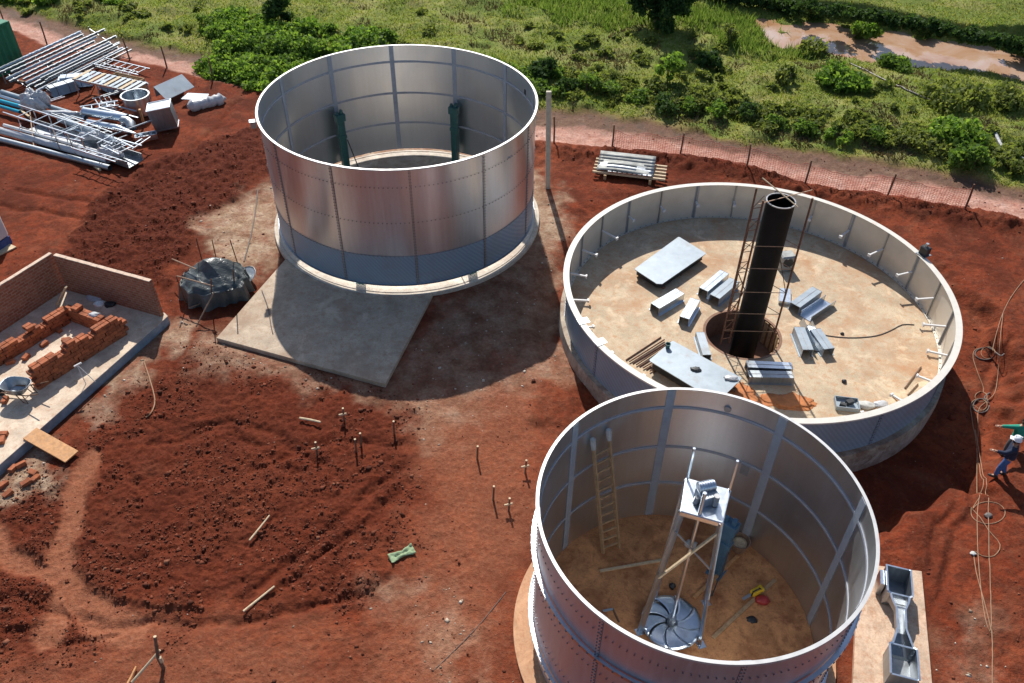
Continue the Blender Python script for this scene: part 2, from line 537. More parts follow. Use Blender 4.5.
M['white'] = plain('white_sheet', (.30, .355, .405), .45, .2, .10, 3, 0, (.24, .22, .20, .58))
M['whitep'] = plain('white_paint', (.62, .62, .62), .4, 0, .05, 4)
M['pvc'] = plain('white_pvc', (.75, .77, .78), .3, 0, .06, 4)
M['film'] = plain('white_film', (.46, .47, .49), .3, 0, .14, 9, .6)
M['cyan'] = plain('cyan_pipe', (.01, .34, .48), .35, 0, .1)
M['greenwall'] = plain('green_container_paint', (.015, .17, .085), .45, 0, .2, 2, 0, (.10, .09, .05, .7))
M['wood'] = plain('raw_wood', (.40, .26, .14), .75, 0, .25, 9, .3)
M['wood_pale'] = plain('pale_wood', (.55, .43, .28), .75, 0, .2, 9, .3)
M['wood_orange'] = plain('orange_wood', (.50, .25, .10), .7, 0, .25, 9, .3)
M['wood_dark'] = plain('dark_wood', (.16, .09, .055), .8, 0, .3, 9, .3)
M['yellow'] = plain('yellow_plastic', (.75, .48, .02), .4, 0, .1)
M['redp'] = plain('red_plastic', (.35, .03, .03), .5, 0, .15)
M['rope'] = plain('tan_hose', (.30, .17, .095), .7, 0, .15)
M['ropedark'] = plain('grey_cable', (.12, .10, .09), .6, 0, .15)
M['netting'] = plain('red_netting', (.60, .16, .10), .6, 0, .12)
M['navy'] = plain('navy_cloth', (.012, .02, .05), .85, 0, .2, 14, .3)
M['denim'] = plain('blue_denim', (.05, .12, .30), .85, 0, .2, 14, .3)
M['greencloth'] = plain('green_cloth', (.01, .26, .17), .8, 0, .15, 12, .3)
M['greytrousers'] = plain('grey_cloth', (.08, .085, .09), .85, 0, .15, 12, .3)
M['skin'] = plain('skin', (.36, .19, .12), .5, 0, .08)
M['hair'] = plain('dark_hair', (.015, .011, .009), .6, 0, .2, 30)
M['boot'] = plain('boot_leather', (.03, .022, .018), .6, 0, .2)
M['hat'] = plain('hard_hat_white', (.80, .82, .85), .3, 0, .03)
M['mud'] = plain('orange_mud', (.44, .16, .055), .9, 0, .3, 4, .4)
M['rag'] = plain('green_sack', (.22, .30, .17), .8, 0, .2, 8, .3)
M['greyrag'] = plain('grey_sack', (.45, .45, .43), .8, 0, .2, 8, .3)
M['bluerag'] = plain('blue_sack', (.03, .07, .22), .7, 0, .3, 8, .3)
M['dark'] = plain('dark_plastic_and_shade', (.02, .022, .025), .5, 0, .2)
M['polegrey'] = plain('concrete_post', (.52, .47, .37), .85, 0, .15, 5, .2)
M['rubber'] = plain('rubber', (.02, .02, .02), .8)
M['trunk'] = plain('bark', (.11, .08, .055), .9, 0, .3, 8, .5)

def concrete(name, base, stain, stain_at=.52, amount=1.0, fine=.25, scale=.55):
    n = N(name); p = n.pos()
    a = n.noise(p, scale * 2.6, 7, .65); b = n.noise(p, scale, 5, .6, .6); c = n.noise(p, 22, 4, .7)
    col = n.ramp(a, [(.25, tuple(x * .66 for x in base)), (.5, base), (.72, tuple(min(.9, x * 1.22) for x in base))])
    col = n.mix(n.ramp(b, [(stain_at, 0.0), (stain_at + .22, amount)]), col, stain)
    col = n.mix(n.ramp(c, [(.35, fine), (.6, 0.0)]), col, tuple(x * .5 for x in base))
    col = n.mix(n.ramp(n.noise(p, 5.5, 5, .75, .4), [(.50, 0.0), (.66, .65)]), col, stain)
    col = n.mix(n.ramp(n.noise(p, 1.1, 6, .72, .5), [(.53, 0.0), (.68, .75)]), col, tuple(min(.9, x * 1.35) for x in base))
    n.set(Base_Color=col, Roughness=.85)
    n.bump(n.noise(p, 30, 4), .25, .01)
    return n.mat


M['conc_floor2'] = concrete('concrete_floor_sandy', (.52, .41, .28), (.42, .19, .075), .47, .8, .5, .45)
M['conc_floor3'] = concrete('concrete_floor_muddy', (.58, .27, .11), (.21, .058, .022), .44, .9, .5, .75)
M['conc_pit'] = concrete('concrete_pit_muddy', (.24, .14, .09), (.20, .065, .03), .5, .9, .5, .7)
M['conc_pad'] = concrete('concrete_pad', (.46, .365, .27), (.31, .175, .10), .52, .7, .45)
M['conc_ring'] = concrete('concrete_ring', (.60, .53, .44), (.38, .26, .18), .54, .7, .45)
M['conc_pad3'] = concrete('concrete_pad_dusty', (.48, .27, .15), (.36, .15, .07), .5, .8)
M['conc_flume'] = concrete('concrete_pad_warm', (.58, .42, .30), (.36, .16, .08), .50, .8, .45, 1.1)
M['conc_slab'] = concrete('concrete_slab_pale', (.62, .50, .38), (.42, .24, .14), .53, .7, .35)
M['conc_found'] = concrete('concrete_foundation', (.42, .35, .27), (.16, .07, .04), .42, .9)
M['slab_edge'] = plain('slab_edge_shade', (.20, .26, .32), .7, 0, .25, 4, .2)  # bluish shade put into the colour of the slab's side faces

def brickmat(name, c1, c2, mortar, planar=True):
    n = N(name)
    tc = n.new('ShaderNodeTexCoord'); sx = n.new('ShaderNodeSeparateXYZ'); n.link(tc.outputs['Object'], sx.inputs[0])
    cb = n.new('ShaderNodeCombineXYZ')
    n.link(n.math('ADD', sx.outputs[0], sx.outputs[1]), cb.inputs[0]); n.link(sx.outputs[2], cb.inputs[1])
    br = n.new('ShaderNodeTexBrick'); n.link(cb.outputs[0], br.inputs['Vector'])
    br.inputs['Color1'].default_value = (*c1, 1); br.inputs['Color2'].default_value = (*c2, 1); br.inputs['Mortar'].default_value = (*mortar, 1)
    br.inputs['Scale'].default_value = 1; br.inputs['Brick Width'].default_value = .24; br.inputs['Row Height'].default_value = .115
    br.inputs['Mortar Size'].default_value = .018; br.inputs['Bias'].default_value = 0
    ns = n.noise(tc.outputs['Object'], 5, 5, .65)
    col = n.mix(n.ramp(ns, [(.4, 0.0), (.75, .6)]), br.outputs['Color'], tuple(x * .6 for x in c1))
    n.set(Base_Color=col, Roughness=.9)
    n.bump(br.outputs['Fac'], -.6, .02)
    return n.mat


M['brick'] = brickmat('hollow_brick_wall', (.28, .088, .042), (.38, .145, .08), (.33, .22, .16))
M['brick_loose'] = plain('loose_brick', (.31, .092, .036), .88, 0, .45, 4, .4, (.14, .05, .025, .56))
M['mortar'] = plain('mortar_cap', (.58, .44, .34), .9, 0, .15)

def tarpmat():
    n = N('dark_plastic_sheet'); p = n.pos()
    n.set(Base_Color=n.ramp(n.noise(p, 3, 4), [(.3, (.035, .045, .048)), (.7, (.075, .09, .095))]), Roughness=.36)
    n.bump(n.noise(p, 3.2, 3, .5, 2.2), .55, .06)
    return n.mat


M['tarp'] = tarpmat()

# the ground: soil, dust, track and turf told apart by the site-plan attributes
def groundmat():
    n = N('site_ground'); p = n.pos()
    A = n.attr('soil'); sp = n.new('ShaderNodeSeparateColor'); n.link(A.outputs['Color'], sp.inputs[0])
    B = n.attr('cover'); sb = n.new('ShaderNodeSeparateColor'); n.link(B.outputs['Color'], sb.inputs[0])
    rough, pale, path = sp.outputs[0], sp.outputs[1], sp.outputs[2]
    grass, track, tw = sb.outputs[0], sb.outputs[1], sb.outputs[2]
    big = n.noise(p, .22, 5, .6, .5); mid = n.noise(p, 1.3, 6, .65); fine = n.noise(p, 9, 5, .7); tiny = n.noise(p, 34, 3, .7)
    red = n.ramp(big, [(.3, (.145, .027, .0105)), (.5, (.205, .041, .016)), (.7, (.265, .068, .029))])
    red = n.mix(n.ramp(mid, [(.38, .7), (.56, 0.0)]), red, (.095, .025, .013))
    red = n.mix(n.ramp(n.noise(p, 4.2, 5, .7), [(.40, .55), (.52, 0.0)]), red, (.085, .024, .013))
    red = n.mix(n.ramp(fine, [(.5, 0.0), (.8, .5)]), red, (.27, .105, .058))
    red = n.mix(n.ramp(n.noise(p, .55, 5, .6, .8), [(.54, 0.0), (.72, .40)]), red, (.27, .11, .06))
    red = n.mix(n.ramp(n.noise(p, .38, 5, .65, 1.2), [(.36, .75), (.50, 0.0)]), red, (.085, .019, .009))
    dark = n.ramp(fine, [(.3, (.045, .010, .0055)), (.5, (.090, .019, .009)), (.72, (.150, .035, .015))])
    col = n.mix(rough, red, dark)
    dust = n.ramp(mid, [(.3, (.32, .20, .12)), (.5, (.49, .37, .255)), (.7, (.60, .50, .37))])
    dust = n.mix(n.ramp(fine, [(.35, .5), (.6, 0.0)]), dust, (.17, .085, .05))
    pf = n.math('MULTIPLY', pale, n.ramp(n.noise(p, .9, 6, .7), [(.28, .15), (.62, 1.0)]))
    col = n.mix(pf, col, dust)
    col = n.mix(n.math('MULTIPLY', path, .95), col, n.ramp(fine, [(.3, (.20, .062, .030)), (.7, (.33, .135, .075))]))
    # light flecks: chips of stone and mortar
    vor = n.new('ShaderNodeTexVoronoi'); vor.inputs['Scale'].default_value = 2.6; n.link(p, vor.inputs['Vector'])
    fl = n.math('MULTIPLY', n.ramp(vor.outputs['Distance'], [(.0, 1.0), (.075, 0.0)]), n.ramp(n.noise(p, .5, 4), [(.5, 0.0), (.62, 1.0)]))
    col = n.mix(n.math('MULTIPLY', fl, .7), col, (.42, .33, .26))
    pink = n.ramp(mid, [(.3, (.38, .17, .12)), (.5, (.52, .30, .235)), (.7, (.62, .43, .36))])
    pink = n.mix(n.ramp(fine, [(.35, .6), (.6, 0.0)]), pink, (.28, .09, .045))
    brown = n.ramp(mid, [(.3, (.10, .058, .04)), (.55, (.185, .105, .07)), (.75, (.27, .19, .14))])
    brown = n.mix(n.ramp(fine, [(.35, .6), (.6, 0.0)]), brown, (.085, .045, .03))
    tr = n.mix(n.ramp(n.math('ADD', tw, n.math('MULTIPLY', n.math('SUBTRACT', mid, .5), .5)), [(.42, 0.0), (.62, 1.0)]), pink, brown)
    col = n.mix(track, col, tr)
    g1 = n.ramp(n.noise(p, .35, 6, .65, .6), [(.3, (.12, .175, .034)), (.46, (.19, .235, .05)), (.58, (.28, .285, .085)), (.72, (.30, .24, .12))])
    g1 = n.mix(n.ramp(fine, [(.35, .45), (.6, 0.0)]), g1, (.055, .065, .02))
    col = n.mix(grass, col, g1)
    n.set(Base_Color=col, Specular_IOR_Level=.1)
    n.set(Roughness=n.mix(track, (.93, .93, .93), n.ramp(mid, [(.4, .55), (.6, .9)])))
    hgt = n.math('ADD', n.math('MULTIPLY', fine, 1.0), n.math('MULTIPLY', tiny, .45))
    n.bump(hgt, .9, .06)
    return n.mat


M['ground'] = groundmat()

def clodmat():
    n = N('soil_clod'); g = n.new('ShaderNodeNewGeometry'); p = n.pos()
    c = n.ramp(g.outputs['Random Per Island'], [(0, (.07, .021, .012)), (.45, (.14, .043, .023)), (.9, (.19, .055, .028)), (1.0, (.22, .095, .055))])
    n.set(Base_Color=c, Roughness=.95, Specular_IOR_Level=.2); n.bump(n.noise(p, 25, 3), .5, .02)
    return n.mat


M['clod'] = clodmat()

def rubblemat():
    n = N('pale_rubble'); g = n.new('ShaderNodeNewGeometry'); p = n.pos()
    c = n.ramp(g.outputs['Random Per Island'], [(0, (.22, .15, .10)), (.5, (.42, .34, .26)), (1.0, (.58, .52, .44))])
    n.set(Base_Color=c, Roughness=.95); n.bump(n.noise(p, 25, 3), .5, .02)
    return n.mat


M['rubble'] = rubblemat()
M['pipe_grey'] = plain('grey_plastic_pipe', (.24, .26, .28), .6, 0, .2)

def leafmat(name, stops, transl=.5):
    n = N(name); g = n.new('ShaderNodeNewGeometry')
    f = n.math('ADD', n.math('MULTIPLY', g.outputs['Random Per Island'], .5), n.math('MULTIPLY', n.noise(n.pos(), .7, 3), .6))
    c = n.ramp(f, stops)
    n.set(Base_Color=c, Roughness=.65, Specular_IOR_Level=.15)
    tr = n.new('ShaderNodeBsdfTranslucent'); n.link(n.mix(1.0, c, (1.0, 1.0, .55), 'MULTIPLY'), tr.inputs[0])
    ms = n.new('ShaderNodeMixShader'); ms.inputs[0].default_value = min(.62, transl + .1)
    n.link(n.b.outputs[0], ms.inputs[1]); n.link(tr.outputs[0], ms.inputs[2]); n.link(ms.outputs[0], n.out.inputs[0])
    return n.mat


M['leaf_bright'] = leafmat('leaf_bright', [(.2, (.09, .19, .032)), (.5, (.16, .28, .05)), (.85, (.28, .40, .085))], .5)
M['leaf_mid'] = leafmat('leaf_mid', [(.2, (.075, .15, .03)), (.5, (.13, .225, .046)), (.85, (.22, .32, .08))], .48)
M['leaf_dark'] = leafmat('leaf_dark', [(.2, (.032, .068, .02)), (.5, (.052, .10, .029)), (.85, (.085, .15, .043))], .36)
M['leaf_olive'] = leafmat('leaf_olive', [(.2, (.11, .15, .04)), (.5, (.18, .225, .06)), (.85, (.27, .30, .10))], .48)
M['grassblade'] = leafmat('grass_blade', [(.22, (.125, .20, .034)), (.42, (.19, .265, .05)), (.6, (.26, .29, .075)), (.85, (.35, .32, .12))], .5)
M['grasslush'] = leafmat('grass_lush', [(.22, (.085, .15, .03)), (.5, (.14, .22, .05)), (.85, (.22, .28, .09))], .5)
M['grassdead'] = leafmat('grass_dead', [(.2, (.075, .058, .034)), (.5, (.13, .10, .06)), (.85, (.21, .17, .10))], .25)

def watermat():
    n = N('muddy_water'); p = n.pos()
    f = n.noise(p, .35, 5, .6, .8)
    c = n.ramp(f, [(.32, (.33, .17, .08)), (.5, (.42, .26, .17)), (.68, (.46, .34, .27))])
    n.set(Base_Color=c, Roughness=.05, Specular_IOR_Level=.5)
    n.bump(n.noise(p, 3, 3), .06, .02)
    return n.mat


M['water'] = watermat()

# ------------------------------------------------------------------ terrain
def build_terrain():
    ys = np.concatenate([[-400, -60, -20, -6, 0, 3], np.geomspace(5.5, 80, 900), [84, 90, 100, 120, 160, 250, 500, 1500, 4000]])
    us = np.concatenate([[-60, -12, -4, -2.2, -1.6], np.linspace(-1.32, 1.32, 900), [1.6, 2.2, 4, 12, 60]])
    w = .61 * (.75 * np.maximum(ys, 0) + 13.3)
    X = us[None, :] * w[:, None]; Y = np.repeat(ys[:, None], len(us), 1)
    x = X.ravel(); y = Y.ravel()
    Z = zones(x, y); h = gz(x, y, Z)
    far = (y > 82) | (y < 4) | (np.abs(X / w[:, None]).ravel() > 1.4)
    h = np.where(far, h * .3, h)
    shade_ = 0
    V = np.c_[x, y, h]
    nx = len(us); ny = len(ys)
    i, j = np.meshgrid(np.arange(ny - 1), np.arange(nx - 1), indexing='ij')
    a = (i * nx + j).ravel()
    F = np.c_[a, a + 1, a + 1 + nx, a + nx]
    soil = np.c_[np.clip(np.maximum(Z['dug'] * 1.0, Z['till'] * .66) + Z['berm'] * .35, 0, 1), Z['pale'], np.clip(Z['path'] + Z['low'] * .55 + Z['mid'] * .62, 0, 1), np.ones_like(x)]
    cover = np.c_[Z['grass'], Z['track'], Z['trackw'], np.ones_like(x)]
    g = Z['grass'][F].mean(1); t = Z['track'][F].mean(1)
    cls = np.where(g > .5, 2, np.where(t > .5, 1, 0))
    for c, nm in ((0, 'ground'), (1, 'dirt_track'), (2, 'meadow')):
        Fc = F[cls == c]; used, inv = np.unique(Fc, return_inverse=True)
        o = npmesh(nm, V[used], inv.reshape(-1, 4), M['ground'], {'soil': soil[used], 'cover': cover[used]}, smooth=True)
        o['kind'] = 'structure'


build_terrain()
# muddy water in the flooded hollow
pw = np.array(Z_POND); mb = MB()
cx, cy = pw.mean(0)
mb.prism([(cx + (p[0] - cx) * 1.2, cy + (p[1] - cy) * 1.6) for p in pw], -.75, -.2)
tag(mb.build('pond', M['water'], loc=(cx, cy, -.75)), kind='structure')


def scatter_rocks(name, mat, P, S, flat=.7):
    n = len(P)
    base = np.array([(1, 0, 0), (-1, 0, 0), (0, 1, 0), (0, -1, 0), (0, 0, 1), (0, 0, -1)], float)
    fc = np.array([(0, 2, 4), (2, 1, 4), (1, 3, 4), (3, 0, 4), (2, 0, 5), (1, 2, 5), (3, 1, 5), (0, 3, 5)])
    V = base[None] * (1 + RNG.normal(0, .28, (n, 6, 3))) + RNG.normal(0, .16, (n, 6, 3))
    V[:, :, 2] *= flat
    a = RNG.random(n) * 2 * PI; c, s = np.cos(a), np.sin(a)
    vx = V[:, :, 0] * c[:, None] - V[:, :, 1] * s[:, None]; vy = V[:, :, 0] * s[:, None] + V[:, :, 1] * c[:, None]
    V = np.stack([vx, vy, V[:, :, 2]], 2) * S[:, None, None] + P[:, None, :]
    F = (fc[None] + (np.arange(n) * 6)[:, None, None]).reshape(-1, 3)
    o = npmesh(name, V.reshape(-1, 3), F, mat); return o


def sample(n, y0, y1, um=1.25):
    y = np.exp(RNG.uniform(math.log(y0), math.log(y1), n)); u = RNG.uniform(-um, um, n)
    return u * .61 * (.75 * y + 13.3), y


x, y = sample(560000, 7, 45); Zs = zones(x, y)
pr = Zs['dug'] * .42 + Zs['till'] * .30 + Zs['berm'] * .2 + .012 * (1 - Zs['track']) + .05 * Zs['track']
pr = pr * (1 - Zs['grass']) * (fbm(x * .9, y * .9, 3, 77) > .42) * (np.hypot(x - C2.x, y - C2.y) > 7.3) * (np.hypot(x - C1.x, y - C1.y) > 6.1) * (np.hypot(x - C3.x, y - C3.y) > 4.3)
for P in FLATS: pr = pr * (sdf_poly(x, y, P) > .05)
k = RNG.random(len(x)) < pr
x, y = x[k], y[k]; S = np.clip(RNG.lognormal(-3.95, .55, len(x)), .010, .10)
o = scatter_rocks('soil_clods', M['clod'], np.c_[x, y, gz(x, y) + S * .2], S)
tag(o, 'loose dark red clods of soil strewn over the dug ground', 'soil clods', kind='stuff')
x, y = sample(90000, 7, 45); Zs = zones(x, y)
k = RNG.random(len(x)) < (Zs['pale'] * .16 + .002) * (1 - Zs['grass']); x, y = x[k], y[k]
k = (np.hypot(x - C2.x, y - C2.y) > 7.3) & (np.hypot(x - C1.x, y - C1.y) > 6.1) & (np.hypot(x - C3.x, y - C3.y) > 4.3)
for P in FLATS: k &= sdf_poly(x, y, P) > .05
x, y = x[k], y[k]; S = np.clip(RNG.lognormal(-3.8, .5, len(x)), .010, .065)
o = scatter_rocks('rubble', M['rubble'], np.c_[x, y, gz(x, y) + S * .2], S)
tag(o, 'pale chips of stone and mortar scattered over the red earth', 'rubble', kind='stuff')


# ------------------------------------------------------------------ vegetation
def blades(name, mat, P, H, W, lean=.5):
    n = len(P); a = RNG.random(n) * 2 * PI; la = RNG.random(n) * 2 * PI; L = RNG.random(n) * lean
    dx, dy = np.cos(a) * W / 2, np.sin(a) * W / 2
    z0 = -.03
    V = np.stack([np.c_[P[:, 0] - dx, P[:, 1] - dy, P[:, 2] + z0], np.c_[P[:, 0] + dx, P[:, 1] + dy, P[:, 2] + z0],
                  np.c_[P[:, 0] + np.cos(la) * L * H, P[:, 1] + np.sin(la) * L * H, P[:, 2] + H]], 1)
    F = np.arange(n * 3).reshape(-1, 3)
    return npmesh(name, V.reshape(-1, 3), F, mat)


x, y = sample(420000, 31, 72, 1.2); Zs = zones(x, y)
hg = gz(x, y, Zs)
ok = (Zs['grass'] > RNG.uniform(.35, .9, len(x))) & (Zs['pond'] < .35)
px_l = atn([(520, -10), (640, -10), (640, 26), (560, 30), (520, 12)]); px_l2 = atn([(676, 14), (780, 22), (800, 50), (745, 50), (690, 34)])
px_l3 = atn([(700, -40), (1100, -40), (1100, 45), (1000, 40), (900, 22), (790, 4)])
lush = np.minimum(sdf_poly(x, y, px_l), sdf_poly(x, y, px_l2)) < (fbm(x * .5, y * .5, 4, 66) - .5) * 7 + RNG.normal(0, .5, len(x))
far = sdf_poly(x, y, px_l3) < 0
patch = fbm(x * .42, y * .42, 4, 55, .6)
dead = (patch < .40) & ~lush & ~far
mid = ok & ~lush & ~dead & (patch + RNG.normal(0, .05, len(x)) > .43)
P = np.c_[x, y, hg]
s = mid & (RNG.random(len(x)) < .8)
o = blades('grass', M['grassblade'], P[s], RNG.uniform(.05, .20, s.sum()) * (.4 + patch[s] * .9), RNG.uniform(.04, .10, s.sum()), 1.6)
tag(o, 'short green and yellowish grass covering the meadow', 'grass', kind='stuff')
s = ok & lush & (RNG.random(len(x)) < .9)
o = blades('tall_grass', M['grasslush'], P[s], RNG.uniform(.15, .60, s.sum()), RNG.uniform(.05, .12, s.sum()), .9)
tag(o, 'tall bright green reedy grass beside the tree and the flooded hollow', 'tall grass', kind='stuff')
s = ok & dead & (patch + RNG.normal(0, .03, len(x)) < .37) & (RNG.random(len(x)) < .75)
o = blades('dry_weeds', M['grassdead'], P[s], RNG.uniform(.05, .22, s.sum()), RNG.uniform(.05, .12, s.sum()), 1.6)
tag(o, 'brown dried weeds in patches over the meadow', 'dry weeds', kind='stuff')


def leaf_mesh(P, S, stretch=1.6, Nrm=None):
    """a folded leaf (4 corners) at each point"""
    n = len(P)
    d = RNG.normal(size=(n, 3)); d /= np.linalg.norm(d, axis=1)[:, None]
    if Nrm is None: u = RNG.normal(size=(n, 3))
    else: u = Nrm + RNG.normal(size=(n, 3)) * .6
    s = np.cross(d, u); s /= np.linalg.norm(s, axis=1)[:, None] + 1e-9
    S = S[:, None]
    V = np.stack([P - d * S * stretch / 2, P + s * S / 2, P + d * S * stretch / 2, P - s * S / 2], 1)
    return V.reshape(-1, 3), np.arange(n * 4).reshape(-1, 4)


def crown_pts(c, r, h, nlobe, nleaf, seed=0):
    """leaf points on the shells of uneven lobes"""
    rg = np.random.default_rng(seed)
    L = []
    for i in range(nlobe):
        a = rg.random() * 2 * PI; q = math.sqrt(rg.random()) * .72
        L.append((math.cos(a) * q * r, math.sin(a) * q * r, h * rg.uniform(.25, .82) * (1 - .45 * q), r * rg.uniform(.22, .46)))
    L = np.array(L); w = L[:, 3] ** 2; k = rg.choice(nlobe, nleaf, p=w / w.sum())
    d = rg.normal(size=(nleaf, 3)); d /= np.linalg.norm(d, axis=1)[:, None]
    rad = L[k, 3] * (rg.random(nleaf) ** .45) * (1 + rg.normal(0, .16, nleaf))
    P = L[k, :3] + d * rad[:, None] * np.array([1, 1, .85])
    P[:, 2] = np.maximum(P[:, 2], .03)
    return P + np.array(c), d


def bush(name, label, cat, p, r, h, mat, n=900, leaf=.12, group=None, seed=0, lobes=14, stems=5):
    t = thing(name, label, cat, p, group)
    n = int(n * 1.8); P, d = crown_pts(tuple(p), r, h, lobes, n, seed)
    V, F = leaf_mesh(P, RNG.uniform(.6, 1.3, n) * leaf, 1.6, d)
    npmesh('foliage', V, F, mat, parent=t)
    mb = MB(); rg = random.Random(seed)
    for i in range(stems):
        a = rg.random() * 2 * PI; q = r * rg.uniform(.2, .6)
        mb.tube([Vector(p) + Vector((math.cos(a) * .05, math.sin(a) * .05, -.05)), Vector(p) + Vector((math.cos(a) * q * .5, math.sin(a) * q * .5, h * .4)), Vector(p) + Vector((math.cos(a) * q, math.sin(a) * q, h * .72))], [.03, .022, .01], 5)
    mb.build('stem', M['trunk'], t)
    return t


BR = 'row of bushes on the bank above the track'
lab_row = 'dense green bush in the row along the bank above the muddy track'
row = [(566, 96, 1.4, 1.5, 'leaf_dark'), (588, 96, 1.6, 1.7, 'leaf_mid'), (612, 100, 1.3, 1.3, 'leaf_mid'), (640, 108, 1.5, 1.2, 'leaf_mid'), (668, 116, 1.7, 1.9, 'leaf_dark'), (692, 116, 1.3, 1.2, 'leaf_mid'),
       (716, 122, 1.3, 1.4, 'leaf_bright'), (748, 124, 1.5, 1.8, 'leaf_dark'), (776, 134, 1.2, 1.1, 'leaf_mid'), (806, 138, 1.4, 1.1, 'leaf_mid'), (838, 146, 1.3, 1.1, 'leaf_bright'), (872, 146, 1.5, 1.2, 'leaf_mid'),
       (905, 150, 1.2, 1.0, 'leaf_olive'), (1008, 176, 1.3, 1.0, 'leaf_olive')]
for i, (px, py, r, h, m) in enumerate(row):
    bush('bush', lab_row, 'bush', G(px, py - 6), r * .58, h * .58, M[m], 400, .12, BR, 100 + i)
for i, (nm, lab, px, py, r, h, m, n) in enumerate([
        ('bush', 'small round dark bush standing alone on the open grass', 706, 66, .85, .9, 'leaf_dark', 700),
        ('bush', 'wide low flat-topped bush with bright green leaves below the pond', 842, 84, 1.5, .8, 'leaf_bright', 1300),
        ('bush', 'thin loose bush on open grass left of the wide flat-topped bush', 787, 82, .9, .9, 'leaf_olive', 260),
        ('bush', 'largest light green bush, near the grey pipe at the right', 950, 146, 1.5, 1.5, 'leaf_bright', 1500),
        ('bush', 'dark leafy bush in front of the largest light green bush', 972, 166, 1.1, .9, 'leaf_mid', 800),
        ('bush', 'low dark bush on the near edge of the pond', 897, 68, 1.1, .6, 'leaf_mid', 600),
        ('bush', 'broad tangled olive thicket bush between the pond and the pipe', 955, 100, 2.1, .8, 'leaf_olive', 1100),
        ('bush', 'tangled bush at the right end of the thicket by the pond', 1008, 104, 1.3, .9, 'leaf_olive', 600),
        ('bush', 'feathery bush at the left end of the pond', 808, 52, 1.1, .8, 'leaf_olive', 330),
        ('sapling', 'pale feathery sapling rising from the middle of the meadow', 668, 84, .9, 2.3, 'leaf_bright', 380),
        ('sapling', 'slim sapling standing in the tall grass right of the tree', 728, 44, .6, 1.7, 'leaf_olive', 120),
        ('bush', 'bright tuft of reeds growing in the muddy pond', 864, 34, .9, .6, 'leaf_bright', 700),
        ('bush', 'dark green shrub just left of the round bush near the tree', 546, 76, 1.0, .9, 'leaf_dark', 500),
        ('bush', 'dark upright shrub at the top of the thick undergrowth', 281, 26, 1.0, 2.6, 'leaf_dark', 1200)]):
    bush(nm, lab, nm, G(px, py), r, h, M[m], n, .17, None, 200 + i, 16)


def mass(name, label, cat, spots, mat, leaf=.125, dens=780):
    Vs, Fs = [], []; b = 0
    for i, (px, py, r, h) in enumerate(spots):
        n = int(dens * r * r)
        P, d = crown_pts(tuple(G(px, py)), r, h, 9, n, 300 + i * 7)
        V, F = leaf_mesh(P, RNG.uniform(.4, 1.7, n) * leaf, 1.5, d)
        Vs.append(V); Fs.append(F + b); b += len(V)
    o = npmesh(name, np.concatenate(Vs), np.concatenate(Fs), mat)
    return tag(o, label, cat, kind='stuff')


rg = random.Random(5)
sp1, sp2 = [], []
for i in range(120):
    u = rg.random(); px = 212 + 200 * u + rg.uniform(-8, 8)
    top = 22 - 18 * (1 - abs(u - .35)); bot = min(72 + 60 * u, 104)
    py = rg.uniform(max(4, 14 + 30 * u), bot)
    (sp1 if rg.random() < .68 else sp2).append((px, py, rg.uniform(.5, 1.6), rg.uniform(.3, 1.05)))
for i in range(26):
    px = rg.uniform(455, 560); sp2.append((px, rg.uniform(66, 100), rg.uniform(.5, 1.1), rg.uniform(.25, .7)))
for i in range(10):
    sp1.append((rg.uniform(0, 120), rg.uniform(-6, 6), rg.uniform(.6, 1.2), rg.uniform(.3, .7)))
mass('undergrowth', 'thick bright green creeping undergrowth behind the tall open tank', 'undergrowth', sp1, M['leaf_bright'])
mass('scrub', 'darker green scrub mixed through the bank behind the tall tank', 'scrub', sp2, M['leaf_mid'])
sp3 = []
for i in range(120):
    px = rg.uniform(560, 1040); u = (px - 560) / 480
    sp3.append((px, 96 + 76 * u + rg.uniform(-24, 0), rg.uniform(.35, .9), rg.uniform(.12, .42)))
mass('weeds', 'low green weeds filling the bank along the muddy track', 'weeds', sp3, M['leaf_olive'], .12)
sp4 = []
for i in range(60):
    px = rg.uniform(560, 1030); sp4.append((px, rg.uniform(35, 84 + 76 * (px - 560) / 480), rg.uniform(.25, .6), rg.uniform(.15, .4)))
for i in range(40):
    px = rg.uniform(0, 560); sp4.append((px, rg.uniform(0, min(60, 10 + .16 * px)), rg.uniform(.25, .7), rg.uniform(.15, .4)))
mass('tussocks', 'small olive tussocks dotted over the meadow grass', 'tussocks', sp4, M['leaf_olive'], .15)
sp5 = []
Lb = [(690, -4), (740, 4), (800, 15), (850, 21), (900, 30), (950, 40), (1005, 51), (1040, 60)]
for a, b in zip(Lb[:-1], Lb[1:]):
    for i in range(12):
        t = i / 12; px = a[0] + (b[0] - a[0]) * t; py = a[1] + (b[1] - a[1]) * t
        p = at(px, py)
        sp5.append((px, py + rg.uniform(-.6, .6), rg.uniform(.55, .7), rg.uniform(1.0, 1.3)))
mass('hedge', 'dark hedge bank running along the far side of the muddy pond', 'hedge', sp5, M['leaf_dark'], .13, 900)


